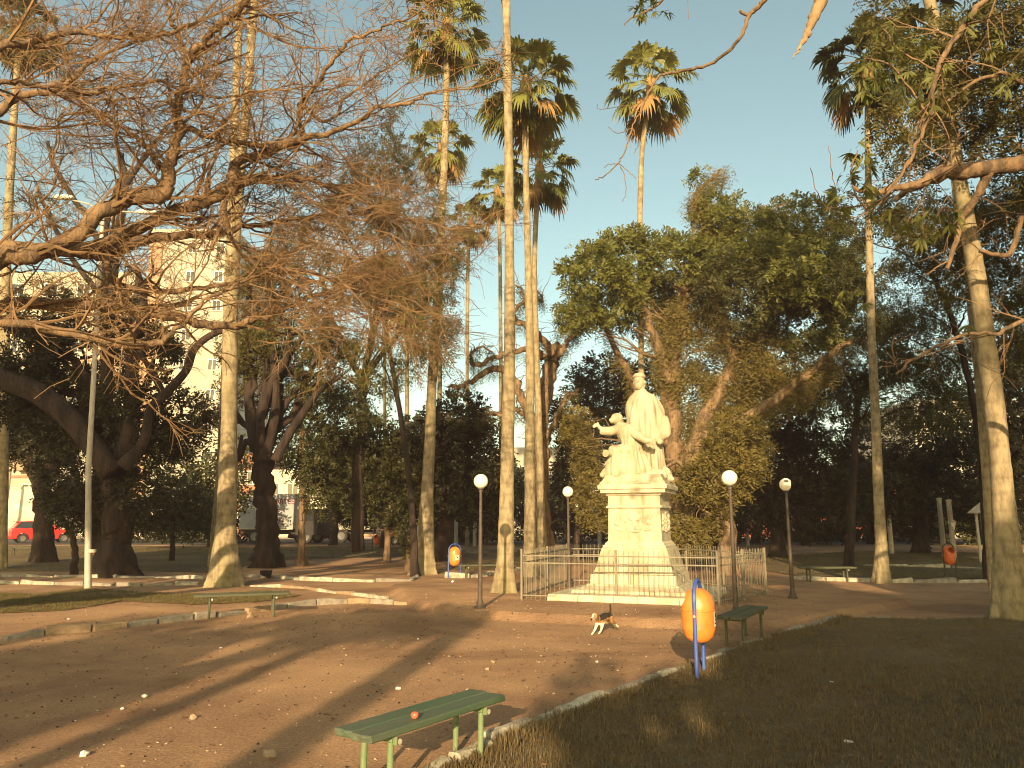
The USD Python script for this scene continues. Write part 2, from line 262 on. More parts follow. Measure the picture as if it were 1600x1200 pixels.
# ------------------------------------------------------------------ the ground
import shapely
from shapely.geometry import Polygon, LineString
PLAT_H = 0.11
plat_edge = [ground(*p, 0.11) for p in ((640, 935), (700, 950), (800, 957), (950, 964), (1080, 969), (1200, 972))]
PLAT = Polygon([(p[0], p[1]) for p in plat_edge] + [(8.2, 16.5), (7.6, 22.5), (4, 25), (-1, 25), (-3.2, 21)])
_gz0 = gz
def gz(x, y):
    x, y = np.broadcast_arrays(np.asarray(x, float), np.asarray(y, float)); h = _gz0(x, y)
    near = (y > 11) & (y < 27) & (np.abs(x) < 12)
    if near.any():
        pts = shapely.points(x[near], y[near]); d = shapely.distance(pts, PLAT)
        h = np.array(h, float); h[near] += PLAT_H * (1 - smooth(0.0, 0.16, d)) * (1 - smooth(19.5, 24.5, y[near]))
    return h if h.ndim else float(h)
def bumps(x, y):
    p = np.stack([x, y, np.zeros_like(x)], -1)
    return 0.022 * (meshkit.fbm(p * 0.9, 4, 3) - 0.5) + 0.012 * (meshkit.noise(p * 5.0, 8) - 0.5)
xs = np.unique(np.concatenate([np.linspace(-260, -60, 12), np.linspace(-60, -14, 24), np.linspace(-14, 14, 190), np.linspace(14, 60, 24), np.linspace(60, 260, 12)]))
ys = np.unique(np.concatenate([np.linspace(-90, 2, 24), np.linspace(2, 26, 165), np.linspace(26, 70, 60), np.linspace(70, 300, 16)]))
X, Y = np.meshgrid(xs, ys)
Z = gz(X, Y) + bumps(X, Y) * (1 - smooth(24, 40, np.hypot(X, Y)))
i, j = np.meshgrid(np.arange(len(ys) - 1), np.arange(len(xs) - 1), indexing="ij"); n = len(xs)
Q = np.stack([i * n + j, i * n + j + 1, (i + 1) * n + j + 1, (i + 1) * n + j], -1).reshape(-1, 4)
obj("ground", (np.stack([X, Y, Z], -1).reshape(-1, 3), np.vstack([Q[:, [0, 1, 2]], Q[:, [0, 2, 3]]])), M["dirt"], smooth=True, kind="structure")

def sheet(name, poly, lift, mat, step=0.5, kind="structure"):
    """A sheet of ground cover lying a little above the ground, cut to an outline."""
    poly = poly if isinstance(poly, Polygon) else Polygon(poly)
    v, f = trimesh.creation.triangulate_polygon(poly.segmentize(step), engine="earcut")
    m = trimesh.Trimesh(np.column_stack([v, np.zeros(len(v))]), f)
    if m.face_normals[0, 2] < 0: m.invert()
    for _ in range(9):
        e = m.edges_unique_length
        if e.max() < step * 6 or len(m.faces) > 40000: break
        m = m.subdivide(np.unique(np.nonzero(m.area_faces > step * step * 4)[0])) if (m.area_faces > step * step * 4).any() else m
    v = np.array(m.vertices); v[:, 2] = gz(v[:, 0], v[:, 1]) + lift
    return obj(name, (v, np.array(m.faces)), mat, kind=kind)
gp = lambda *pts: [tuple(ground(*p)[:2]) for p in pts]

# the lawn on the right and its line of stones
KR = [(540, 1290), (600, 1250), (690, 1203), (760, 1166), (850, 1126), (905, 1107), (980, 1079), (1060, 1050), (1110, 1034), (1160, 1013), (1215, 995), (1290, 975), (1312, 968)]
kerb_right = gp(*KR)
far_edge = gp((1345, 967), (1400, 968), (1470, 969), (1545, 966))
LAWN = Polygon([(kerb_right[0][0], 1.5)] + kerb_right + far_edge + [(16, 13.4), (26, 13), (26, 1.5)])
sheet("lawn", LAWN, 0.022, M["lawn"])
LAWN_L = Polygon(gp((-120, 925), (60, 930), (130, 921), (250, 928), (330, 930), (420, 924), (470, 931), (400, 942), (300, 945), (190, 940), (100, 955), (20, 958), (-120, 965)))
LAWN_B = Polygon(gp((640, 856), (560, 852), (430, 856), (200, 853), (-200, 853), (-200, 890), (0, 893), (250, 893), (330, 895), (420, 876), (520, 873), (640, 869)))
LAWN_RB = Polygon(gp((1190, 870), (1330, 862), (1600, 864), (1600, 905), (1420, 905), (1245, 900), (1195, 893)))
LAWN_MB = Polygon(gp((690, 858), (860, 858), (945, 866), (945, 880), (850, 886), (720, 893), (690, 880)))
for P_, m_ in ((LAWN_L, "lawn_dry"), (LAWN_B, "lawn"), (LAWN_RB, "lawn"), (LAWN_MB, "lawn_dry")): sheet("lawn", P_, 0.016, M[m_], 0.8)
road = sheet("road", [(-160, 51), (160, 51), (160, 70), (-160, 70)], 0.012, M["asphalt"], 3)
sheet("pavement", [(-160, 70.2), (160, 70.2), (160, 73.5), (-160, 73.5)], 0.12, M["pave"], 3)
obj("road_kerb", join([box(-160 + 4 * k, -156.02 + 4 * k, 70.0, 70.2, 0.28, 0.46) for k in range(80)]), M["pave"], kind="structure")

# ------------------------------------------------------------------ kerb stones, each one by itself
def kerb(label, pts, lo=0.45, hi=0.95, h=0.085, w=0.11, mats=("kerb",), gaps=0.0, seed=1, group=None, sink=0.03, start=None):
    rng = np.random.default_rng(seed); line = LineString(pts); at_ = 0.0
    t = thing("stone_kerb", label, "kerb", (*pts[0], 0), 0, group); o = np.array([*pts[0], 0])
    while at_ < line.length - 0.2:
        n = rng.uniform(lo, hi); e = min(at_ + n, line.length)
        if rng.random() >= gaps:
            a, b = np.array(line.interpolate(at_ + 0.012).coords[0]), np.array(line.interpolate(e - 0.012).coords[0])
            d = b - a; ln = np.linalg.norm(d)
            if ln > 0.12:
                ang = math.degrees(math.atan2(d[1], d[0])) + rng.normal(0, 1.6); c = (a + b) / 2 + rng.normal(0, 0.012, 2)
                hh = h * rng.uniform(0.7, 1.15)
                m = trimesh.Trimesh(*box(-ln / 2, ln / 2, -w / 2 * rng.uniform(.85, 1.1), w / 2 * rng.uniform(.85, 1.1), -0.1, hh, 0.018), process=True)
                m = m.subdivide().subdivide(); m.vertices += (meshkit.noise(m.vertices * 9 + rng.uniform(0, 50, 3), 2)[:, None] - .5) * 0.03 * np.array([0.4, 1, 1])
                v = spin(spin((np.array(m.vertices), np.array(m.faces)), rng.normal(0, 2.5), axis="y"), ang)
                v = shift(v, (c[0] - o[0], c[1] - o[1], float(gz(c[0], c[1])) - sink * rng.random()))
                obj("stone", v, M[mats[rng.integers(len(mats))]], t)
        at_ = e
    return t
kerb("low whitewashed stone kerb curving along the edge of the dark lawn on the right", kerb_right, 0.4, 0.85, 0.09, 0.10, ("kerb_worn", "kerb_worn", "kerb"), 0.04, 1)
kerb("thin broken line of pale edging along the far side of the dark lawn", far_edge + [(9.4, 13.6)], 0.4, 0.8, 0.045, 0.06, ("kerb_worn",), 0.25, 2)
KL = gp((-200, 1030), (-60, 1011), (0, 1002), (60, 993), (170, 984), (260, 972), (330, 965), (430, 952), (500, 945), (560, 942), (640, 937))
kerb("grey stone kerb running behind the left bench along the dirt path", KL, 0.35, 0.72, 0.12, 0.12, ("kerb_worn", "kerb_worn", "kerb_dirty"), 0.06, 3)
kerb("sunlit whitewashed kerb passing behind the street light and the left palm", gp((-200, 906), (0, 912), (100, 914), (200, 916), (310, 914)), 0.6, 1.2, 0.10, 0.12, ("kerb", "kerb_worn"), 0.05, 4)
kerb("broken pale kerb trailing right from the foot of the left palm", gp((390, 917), (470, 918), (500, 924), (550, 930), (608, 937)), 0.4, 1.0, 0.09, 0.12, ("kerb", "kerb_dirty"), 0.15, 5)
kerb("whitewashed kerb in front of the second palm, ending beside the small bin", gp((375, 901), (440, 904), (480, 908), (560, 910), (640, 909), (652, 903)), 0.7, 1.4, 0.12, 0.13, ("kerb", "kerb", "kerb_worn"), 0.03, 6)
kerb("half shaded low kerb farther back at the far left", gp((-200, 897), (0, 901), (90, 902), (250, 903), (320, 904)), 0.8, 1.6, 0.11, 0.13, ("kerb_worn", "kerb"), 0.1, 7)
kerb("white kerb under the far right bench and the right palm", gp((1240, 905), (1300, 908), (1400, 911), (1545, 910), (1640, 909)), 0.7, 1.5, 0.13, 0.14, ("kerb", "kerb", "kerb_worn"), 0.05, 8)
kerb("short whitewashed kerb under the small bin and the bench behind the lamp", gp((694, 903), (722, 904), (776, 899), (800, 893), (834, 886)), 0.5, 1.1, 0.14, 0.14, ("kerb",), 0.1, 9)
kerb("dim kerb behind the far right bin", gp((1350, 884), (1420, 886), (1545, 890), (1640, 890)), 0.8, 1.6, 0.12, 0.13, ("kerb_worn", "kerb"), 0.1, 10)
kerb("pale far kerb seen through the fence behind the monument", gp((700, 866), (780, 862), (870, 862), (1000, 864), (1180, 872)), 1.0, 2.0, 0.2, 0.2, ("kerb", "kerb_worn"), 0.05, 11)

# ------------------------------------------------------------------ the monument
MC = at(1002, 900, 17.1); MC[2] = PLAT_H; MROT = -21.0
mon = thing("marble_monument", "pale marble monument of a standing cloaked man and a crouching woman on a tall pedestal", "monument", MC, MROT)
def course(levels, bevel=0.0):
    """Square courses: (z, half width) from below."""
    v, f = [], []
    for k, (z, h) in enumerate(levels):
        v += [(-h, -h, z), (h, -h, z), (h, h, z), (-h, h, z)]
        if k:
            a, b = 4 * (k - 1), 4 * k
            for q in range(4):
                r = (q + 1) % 4; f += [(a + q, a + r, b + r), (a + q, b + r, b + q)]
    n = len(v) - 4; f += [(n, n + 1, n + 2), (n, n + 2, n + 3), (0, 2, 1), (0, 3, 2)]
    return np.array(v, float), np.array(f)
def rough_stone(mesh, amp=0.012, n=3, seed=0):
    m = trimesh.Trimesh(*mesh, process=False)
    for _ in range(n): m = m.subdivide()
    v = np.array(m.vertices); v += (np.stack([meshkit.fbm(v * 5, 3, seed + k) for k in range(3)], -1) - 0.5) * amp * 2
    return v, np.array(m.faces)
def ring_blocks(name, z0, z1, h0, h1, n, mat, seed, parent):
    """One course made of separate blocks along each face."""
    rng = np.random.default_rng(seed)
    core = course([(z0 + .004, h0 - 0.06), (z1 - .004, h1 - 0.06)]); obj(name + "_core", core, mat, parent)
    for side in range(4):
        cuts = np.linspace(-1, 1, n + 1); cuts[1:-1] += rng.uniform(-.06, .06, n - 1)
        for a, b in zip(cuts[:-1], cuts[1:]):
            g, pr = 0.006, rng.uniform(-.004, .006)
            ends = side in (0, 2)
            A0, B0 = a * (h0 if ends else h0 - .1) + g, b * (h0 if ends else h0 - .1) - g
            A1, B1 = a * (h1 if ends else h1 - .1) + g, b * (h1 if ends else h1 - .1) - g
            pts = [(A0, -h0 - pr, z0), (B0, -h0 - pr, z0), (A1, -h1 - pr, z1 - .005), (B1, -h1 - pr, z1 - .005)]
            pts += [(x, -(h - .1), z) for x, h, z in ((A0, h0, z0), (B0, h0, z0), (A1, h1, z1 - .005), (B1, h1, z1 - .005))]
            mm = m3.Manifold.hull_points(np.array(pts)).to_mesh()
            v = spin((mm.vert_properties[:, :3].astype(float), mm.tri_verts.astype(int)), 90 * side)
            obj(name + "_block", v, mat, parent)
ring_blocks("bottom_step", 0, 0.13, 1.62, 1.60, 5, M["marble_clean"], 1, mon)
obj("sloping_base", rough_stone(course([(0.131, 1.22), (0.19, 1.20), (0.27, 0.96), (0.30, 0.94)]), 0.008, 4, 2), M["marble"], mon)
ring_blocks("lower_plinth", 0.301, 0.50, 0.90, 0.89, 2, M["marble_clean"], 3, mon)
obj("upper_plinth", rough_stone(course([(0.502, 0.83), (0.56, 0.83), (0.60, 0.80), (1.00, 0.70), (1.04, 0.68)]), 0.010, 4, 4), M["marble"], mon)
obj("pedestal_foot", course([(1.042, 0.66), (1.085, 0.66), (1.10, 0.63), (1.13, 0.625), (1.15, 0.60), (1.175, 0.58)]), M["marble_clean"], mon)
die = obj("pedestal", rough_stone(course([(1.176, 0.575), (1.86, 0.555)]), 0.007, 5, 6), M["marble"], mon)
obj("pedestal_band", course([(1.861, 0.575), (1.875, 0.60), (1.905, 0.60), (1.92, 0.575)]), M["marble_clean"], mon)
obj("pedestal_neck", rough_stone(course([(1.921, 0.56), (2.13, 0.555)]), 0.006, 3, 7), M["marble"], mon)
obj("cornice", course([(2.131, 0.58), (2.16, 0.60), (2.18, 0.65), (2.185, 0.69), (2.26, 0.70), (2.265, 0.735), (2.33, 0.745), (2.35, 0.74), (2.375, 0.71)]), M["marble_clean"], mon)
def relief(seed, spots):
    """Carved garland standing a little proud of the pedestal's face."""
    ms = []
    for x, z, rx, rz in spots: ms.append(m3.Manifold.sphere(1, 20).scale((rx, 0.030, rz)).translate((x, -0.572, z)))
    t = fuse(ms, 0.02, 2); v = np.array(t.vertices); v[:, 1] += (meshkit.fbm(v * 22, 3, seed) - .5) * 0.03
    return v, np.array(t.faces)
sp = [(0, 1.74, .10, .06), (-.07, 1.68, .06, .08), (.08, 1.67, .07, .07), (0, 1.60, .05, .12), (.03, 1.5, .07, .08), (-.06, 1.44, .06, .05), (.09, 1.43, .07, .04), (0, 1.38, .12, .03),
      (-.34, 1.66, .05, .1), (-.38, 1.55, .06, .05), (-.3, 1.52, .05, .09), (-.36, 1.43, .07, .05), (-.27, 1.4, .05, .03), (.34, 1.68, .06, .08), (.3, 1.58, .05, .07), (.38, 1.54, .05, .1), (.33, 1.44, .07, .05), (.25, 1.41, .05, .03), (-.2, 1.6, .03, .04), (.2, 1.6, .03, .04)]
r_ = relief(1, sp); obj("front_relief", r_, M["marble_clean"], mon, True); obj("side_relief", spin(relief(2, sp), 90), M["marble_clean"], mon, True)
obj("statue_base", rough_stone(course([(2.376, 0.70), (2.40, 0.70), (2.44, 0.66), (2.52, 0.62), (2.58, 0.60)]), 0.02, 4, 9), M["marble"], mon)
rk = fuse([bone((-.62, -.3, 2.58), .06, (-.3, -.35, 2.62), .1), bone((-.3, -.3, 2.6), .14, (.55, -.2, 2.58), .12), bone((-.4, .3, 2.6), .16, (.5, .3, 2.6), .2), bone((.1, 0, 2.62), .2, (.35, .3, 2.64), .2), bone((.5, .1, 2.58), .14, (.72, .1, 2.5), .06)], 0.05, 4)
v = np.array(rk.vertices); v += (np.stack([meshkit.fbm(v * 7, 3, 30 + k) for k in range(3)], -1) - .5) * .07; obj("rock_base", (v, np.array(rk.faces)), M["marble_clean"], mon)

def folds(v, cx, cy, amp, n, z0, z1, ph=0.0):
    """Vertical drapery folds pushed in and out round an axis."""
    a = np.arctan2(v[:, 1] - cy, v[:, 0] - cx); w = smooth(z0 - .12, z0, v[:, 2]) * (1 - smooth(z1 - .25, z1, v[:, 2]))
    s = np.sin(n * a + 2.2 * np.sin(2.1 * v[:, 2] + ph) + ph) + 0.5 * np.sin(2.3 * n * a + 3 * v[:, 2])
    d = np.stack([np.cos(a), np.sin(a), 0 * a], -1)
    return v + d * (amp * w * s)[:, None]
B0 = 2.62
# standing man: a cloak over the shoulders, boots below, bearded head under a low cap
def ell(c, r): return m3.Manifold.sphere(1, 32).scale(tuple(r)).translate(tuple(c))
lv = [(0.74, .10, -.02, .38, .25), (0.80, .08, -.02, .43, .28), (1.15, .08, 0, .44, .29), (1.42, .06, .01, .41, .27), (1.62, .04, .02, .36, .22), (1.74, .02, .02, .29, .18), (1.84, 0, .01, .15, .13), (1.92, -.02, 0, .10, .10)]
ms = []
for (z, cx, cy, rx, ry), (z2, cx2, cy2, rx2, ry2) in zip(lv[:-1], lv[1:]):
    ms.append(m3.Manifold.batch_hull([m3.Manifold.cylinder(.02, 1, 1, 40).scale((rx, ry, 1)).translate((cx, cy, z - .01)), m3.Manifold.cylinder(.02, 1, 1, 40).scale((rx2, ry2, 1)).translate((cx2, cy2, z2 - .01))]))
ms += chain([((-.02, -.02, .92), .16), ((-.0, -.06, .45), .13), ((.02, -.10, .02), .11)]) + chain([((.24, .02, .92), .17), ((.28, -.02, .45), .14), ((.31, -.06, .02), .115)])
ms += chain([((.02, -.10, .03), .09), ((-.01, -.27, .0), .065)]) + chain([((.31, -.07, .03), .09), ((.32, -.26, .0), .065)])
ms += [bone((.12, .16, .95), .26, (.20, .22, .05), .26)]
ms += chain([((.47, .02, 1.18), .12), ((.50, -.08, .88), .105), ((.40, -.20, .74), .085), ((.43, -.25, .68), .075)])
ms += chain([((-.02, 0, 1.86), .095), ((-.03, -.02, 2.02), .09)]) + [ell((-.03, -.02, 2.08), (.122, .145, .165)), ell((-.035, -.125, 1.985), (.085, .07, .10))]
ms += [ell((-.035, -.17, 2.065), (.024, .042, .045)), ell((-.035, -.15, 1.995), (.06, .05, .02)), ell((-.03, -.01, 2.20), (.150, .165, .065)), ell((-.03, .0, 2.235), (.125, .14, .06)), ell((-.15, .0, 2.07), (.02, .03, .045)), ell((.09, .0, 2.07), (.02, .03, .045)), ell((-.03, .05, 2.03), (.13, .11, .16))]
ms += [ell((-.035, -.14, 2.115), (.085, .03, .02))]
man = fuse([m.translate((0.10, .08, B0)) for m in ms], 0.026, 4)
v = np.array(man.vertices); vl = v - (0.10, .08, B0); vl = folds(vl, .08, 0, .032, 5, .78, 1.78, .4); vl = folds(vl, .2, .1, .022, 7, .0, .8, 1.3)
vl = vl + (np.stack([meshkit.fbm(vl * [9, 9, 4], 3, 70 + k) for k in range(3)], -1) - .5) * .018
obj("standing_figure", (vl + (0.10, .08, B0), np.array(man.faces)), M["marble"], mon, True, label="bearded standing man in a long cloak and low cap, his face darkened by weather")
# crouching woman: wide skirt, leaning torso, one arm flung out to the left and one across the man's knees
W0 = np.array([-.09, -.28, B0])
ws = chain([((-.34, -.12, .50), .12), ((-.30, -.15, .25), .19), ((-.28, -.16, .02), .22)]) + chain([((-.30, -.12, .48), .13), ((.02, .02, .50), .20), ((.12, .05, .1), .24)])
ws += [m3.Manifold.batch_hull([sph((-.30, -.12, .05), .2), sph((.2, .02, .06), .22), sph((.05, .05, .5), .18), sph((-.28, -.1, .45), .12)])]
ws += chain([((.04, .02, .55), .19), ((-.05, -.04, .78), .175), ((-.12, -.07, .92), .18), ((-.20, -.08, 1.00), .14)])
ws += chain([((-.02, -.04, .98), .10), ((-.14, -.06, .99), .13), ((-.30, -.09, .97), .095)])
ws += chain([((-.26, -.10, .97), .11), ((-.42, -.16, .92), .10), ((-.55, -.20, .93), .092)]) + chain([((-.55, -.20, .95), .06), ((-.63, -.235, 1.0), .042), ((-.655, -.25, 1.03), .036)])
ws += chain([((-.02, -.05, .97), .09), ((.16, -.16, .82), .10), ((.40, -.24, .68), .07), ((.50, -.25, .67), .05)])
ws += chain([((-.22, -.09, 1.02), .07), ((-.27, -.10, 1.14), .065)]) + [ell((-.30, -.11, 1.20), (.105, .125, .125)), ell((-.27, -.05, 1.22), (.12, .12, .12)), ell((-.37, -.17, 1.165), (.05, .06, .07)), ell((-.23, .06, 1.17), (.07, .07, .07)), ell((-.405, -.205, 1.17), (.02, .025, .028))]
for k, (dx, dz, dy) in enumerate(((-.10, .055, 0), (-.115, .025, -.01), (-.11, -.005, -.015), (-.095, -.03, -.015))):
    b = np.array((-.66, -.255, 1.05)) + (0, dy, dz * .5); ws += chain([(b, .02), (b + (dx * .6, dy, dz * .3), .017), (b + (dx, dy * 1.5, dz * .2 - .02), .013)])
ws += chain([((-.65, -.26, 1.06), .02), ((-.67, -.27, 1.12), .015)])
for k in range(4):
    b = np.array((.52, -.27 + .0 * k, .69 - .028 * k)); ws += chain([(b, .019), (b + (.055, -.02, -.012), .016), (b + (.085, .005, -.03), .013)])
wm = fuse([m.translate(tuple(W0)) for m in ws], 0.026, 4)
v = np.array(wm.vertices) - W0; v = folds(v, 0.02, .1, .034, 7, .02, .66, .9); v = folds(v, -.1, 0, .016, 9, .6, 1.0, 2.)
v = v + (np.stack([meshkit.fbm(v * [9, 9, 5], 3, 80 + k) for k in range(3)], -1) - .5) * .018
obj("crouching_figure", (v + W0, np.array(wm.faces)), M["marble"], mon, True, label="crouching woman in a wide skirt pointing to the left")
cn = lathe([(0, 0), (.055, 0), (.072, .015), (.072, .05), (.06, .07), (.058, .30), (0, .30)], 18); cn = spin(cn, -62, axis="x"); cn = spin(cn, 34); cn = shift(cn, (-.53, -.58, B0 + .42))
v, f = cn; cn = (np.asarray(v), f)
gun = join([tube([(-.56, -.66, B0 + .42), (-.47, -.42, B0 + .44)], [.062, .07], 14), tube([(-.565, -.675, B0 + .42), (-.555, -.65, B0 + .42)], [.08, .08], 16), tube([(-.568, -.682, B0 + .42), (-.566, -.678, B0 + .42)], [.045, .04], 12)])
obj("gun_muzzle", gun, M["marble"], mon, 30)
rb = fuse([bone((-.55, -.5, B0), .1, (-.5, -.4, B0 + .28), .1), bone((-.66, -.52, B0 - .03), .07, (-.6, -.4, B0 + .05), .1)], .04, 3); v = np.array(rb.vertices); v += (np.stack([meshkit.fbm(v * 9, 3, 50 + k) for k in range(3)], -1) - .5) * .06
obj("rubble", (v, np.array(rb.faces)), M["marble"], mon)

# ------------------------------------------------------------------ the iron fence round it
fc = [np.array(p) for p in ((0.20, 16.35), (3.95, 15.15), (5.55, 17.3), (4.5, 20.3), (1.45, 20.6))]
fence = thing("iron_fence", "waist high beige iron railing with thin upright bars round the monument", "fence", (*fc[0], PLAT_H))
O = np.array([*fc[0], 0])
for k in range(5):
    a, b = fc[k], fc[(k + 1) % 5]; d = b - a; ln = np.linalg.norm(d); u = d / ln; ang = math.degrees(math.atan2(u[1], u[0]))
    loc3 = lambda s, z=0.0: (a[0] + u[0] * s - O[0], a[1] + u[1] * s - O[1], z)
    posts = np.linspace(0, ln, 3)[:-1]
    for s in posts: obj("post", shift(spin(box(-.022, .022, -.022, .022, -.1, 1.02, .005), ang), loc3(s)), M["rail"], fence)
    for z in (0.09, 0.74, 0.89): obj("rail", shift(spin(box(.029, ln - .029, -.014, .014, z - .012, z + .012), ang), loc3(0)), M["rail"], fence)
    nb = int(round(ln / 0.102)); rng = np.random.default_rng(k)
    for q in range(1, nb):
        s = q * ln / nb
        if np.abs(posts - s).min() < 0.04: continue
        l, tlt = rng.uniform(-.01, .012), rng.normal(0, .004)
        obj("bar", tube([loc3(s, 0.0), loc3(s + tlt, 1.0 + l)], [.0054, .0054], 5), M["rail"], fence)

# ------------------------------------------------------------------ palms
def depth(p): return float((np.asarray(p) - CAM) @ FW)
def fan_frond(rng, base, az, el, petiole, R, droop, nseg=24, pet_r=0.018):
    """A fan leaf: a stalk leaving the crown, and a folded blade whose tips hang."""
    d = np.array([math.cos(az) * math.cos(el), math.sin(az) * math.cos(el), math.sin(el)])
    s = np.linspace(0, 1, 5)[:, None]; pet = base + d * petiole * s + np.array([0, 0, -1]) * (droop * 0.35 * petiole) * s**2
    t = pet[-1] - pet[-2]; t /= np.linalg.norm(t)
    side = np.cross(t, [0, 0, 1.0]); side /= np.linalg.norm(side) + 1e-9; nrm = np.cross(side, t)
    tw = rng.normal(0, .25); side, nrm = side * math.cos(tw) + nrm * math.sin(tw), nrm * math.cos(tw) - side * math.sin(tw)
    V, F = tube(pet, [pet_r, pet_r * .9, pet_r * .8, pet_r * .7, pet_r * .6], 4, False); V, F = [V], [F]; n = len(V[0])
    th = np.linspace(-2.15, 2.15, nseg) + rng.normal(0, .03, nseg); th += 0
    ln = R * (0.72 + 0.28 * np.cos(th * .55)) * rng.uniform(.82, 1.05, nseg)
    dirs = np.cos(th)[:, None] * t + np.sin(th)[:, None] * side
    lift = 0.22 * np.abs(np.sin(th))
    dirs = dirs + nrm * lift[:, None]; dirs /= np.linalg.norm(dirs, axis=1, keepdims=True)
    wv = np.cross(dirs, nrm); wv /= np.linalg.norm(wv, axis=1, keepdims=True)
    fr = np.array([0.05, 0.55, 0.82, 1.0]); wd = np.array([0.03, 0.075, 0.042, 0.005]) * R / 0.9
    hang = droop * np.array([0, .06, .25, .62]) * R
    hang = hang[None] * rng.uniform(.6, 1.3, (nseg, 1))
    c = pet[-1] + dirs[:, None] * (ln[:, None] * fr)[..., None]; c[..., 2] -= hang
    a, b = c - wv[:, None] * wd[None, :, None], c + wv[:, None] * wd[None, :, None]
    a = a + nrm * 0.018 * rng.choice([-1, 1], (nseg, 1, 1)); v = np.stack([a, b], 2).reshape(nseg, 8, 3)
    q = np.array([[0, 1, 3], [0, 3, 2], [2, 3, 5], [2, 5, 4], [4, 5, 7], [4, 7, 6]])
    V.append(v.reshape(-1, 3)); F.append((q[None] + 8 * np.arange(nseg)[:, None, None]).reshape(-1, 3) + n)
    return np.vstack(V), np.vstack(F)
def palm(label, pts, Y=None, top=None, extra=0.0, R=0.66, pet=1.0, n=26, seed=0, fm="frond", bm="palm", skirt=True, group="tall fan palms in the square", crown=True):
    """pts: (column, row, width) of the trunk in photo pixels from the foot up; the trunk stands at distance Y."""
    rng = np.random.default_rng(seed)
    if Y is None: Y = ground(pts[0][0], pts[0][1])[1]
    ps = [at(px, py, Y) for px, py, w in pts]; rs = [w / 2 * depth(p) / FPX for p, (_, _, w) in zip(ps, pts)]
    ps[0][2] = float(gz(ps[0][0], ps[0][1])) - 0.1
    if extra:
        d = ps[-1] - ps[-2]; d /= np.linalg.norm(d); ps.append(ps[-1] + d * extra); rs.append(rs[-1] * 0.9)
    path = bez(ps, 9); rad = np.interp(np.linspace(0, len(rs) - 1, len(path)), np.arange(len(rs)), rs)
    zz = path[:, 2]; rad = rad * (1 + 0.03 * np.sin(zz * 2.3 + seed) + 0.025 * rng.normal(size=len(rad)))
    loc = np.array([path[0][0], path[0][1], float(gz(path[0][0], path[0][1]))])
    t = thing("fan_palm", label, "palm tree", loc, 0, group)
    v, f = tube(path, rad, 18); a = np.arctan2(v[:, 1] - np.interp(v[:, 2], zz, path[:, 1]), v[:, 0] - np.interp(v[:, 2], zz, path[:, 0]))
    fl = np.exp(-np.maximum(v[:, 2] - loc[2], 0) / 0.45) * rad[0] * 0.20 * (np.sin(5 * a + seed) + .6 * np.sin(9 * a + 2 * seed))
    v[:, 0] += np.cos(a) * fl; v[:, 1] += np.sin(a) * fl
    obj("trunk", rel((v, f), loc), M[bm], t, True)
    if not crown: return t
    c = path[-1] - loc; r0 = rad[-1]
    fib = lathe([(r0 * 1.0, -.75), (r0 * 1.9, -.55), (r0 * 2.1, -.2), (r0 * 1.7, .1), (r0 * .4, .35), (0, .4)], 12); w = np.asarray(fib[0]); w[:, :2] *= 1 + .25 * rng.normal(size=(len(w), 1)) * .5
    obj("crown_fibre", shift((w, fib[1]), c), M["frond_dry"], t)
    ga = 2.39996
    for k in range(n):
        u = k / (n - 1); el = math.radians(80 - 118 * u**0.85) + rng.normal(0, .08); az = k * ga + rng.normal(0, .15)
        pl = pet * (0.75 + 0.5 * math.sin(min(1, u * 1.3) * 2.6)) * rng.uniform(.85, 1.12)
        b = c + np.array([math.cos(az) * r0 * .7, math.sin(az) * r0 * .7, .22 - .5 * u])
        dr = 0.35 + 0.75 * u + rng.normal(0, .06)
        obj("frond", fan_frond(rng, b, az, el, pl, R * rng.uniform(.85, 1.08), dr), M["frond_dry"] if (u > .93 and rng.random() < .6) else M[fm], t)
    if skirt:
        for k in range(int(n * .5)):
            az = k * ga + .5; b = c + np.array([math.cos(az) * r0, math.sin(az) * r0, -.45 - .25 * rng.random()])
            dead = rng.random() < .25
            obj("hanging_frond", fan_frond(rng, b, az, math.radians(rng.uniform(-80, -55)), pet * rng.uniform(.25, .6), R * rng.uniform(.7, .95), .55, 16), M["frond_dry" if dead else fm], t)
    return t

palm("tall palm trunk with a wide flared foot at the left, next to the street light", [(350, 916, 60), (351, 893, 47), (352, 845, 35), (354, 800, 30), (357, 700, 26), (359, 600, 24), (360, 500, 23), (364, 400, 22), (371, 300, 19), (385, 170, 13), (397, 0, 12)], extra=5, seed=1)
palm("thin palm rising close behind the flared left palm", [(337, 868, 22), (342, 780, 15), (347, 700, 14), (356, 500, 13), (362, 340, 13), (368, 170, 12), (375, 0, 11)], Y=30, extra=4, seed=2)
palm("tall palm left of the centre whose crown touches the top of the picture", [(662, 897, 46), (663, 880, 36), (664, 850, 30), (667, 780, 20), (672, 680, 17), (675, 600, 15), (683, 470, 13.5), (690, 350, 12), (696, 200, 10.5), (698, 90, 9.5)], top=1, extra=1.4, R=.72, pet=.98, n=34, seed=3)
palm("straight tall palm in the middle, beside the left end of the iron fence", [(789, 926, 42), (789, 905, 33), (790, 880, 28), (791, 830, 25), (793, 700, 21), (796, 560, 18.5), (796, 400, 15), (795, 250, 14), (793, 120, 13), (791, 0, 12.5)], extra=4.5, seed=4)
palm("palm with a full round crown just right of the straight middle palm", [(829, 885, 25), (829, 862, 22), (828, 780, 18), (828, 650, 15), (828, 560, 13), (825, 400, 11), (822, 290, 10), (821, 200, 9.5), (821, 132, 9.5)], Y=25, R=.78, pet=1.08, n=34, seed=5)
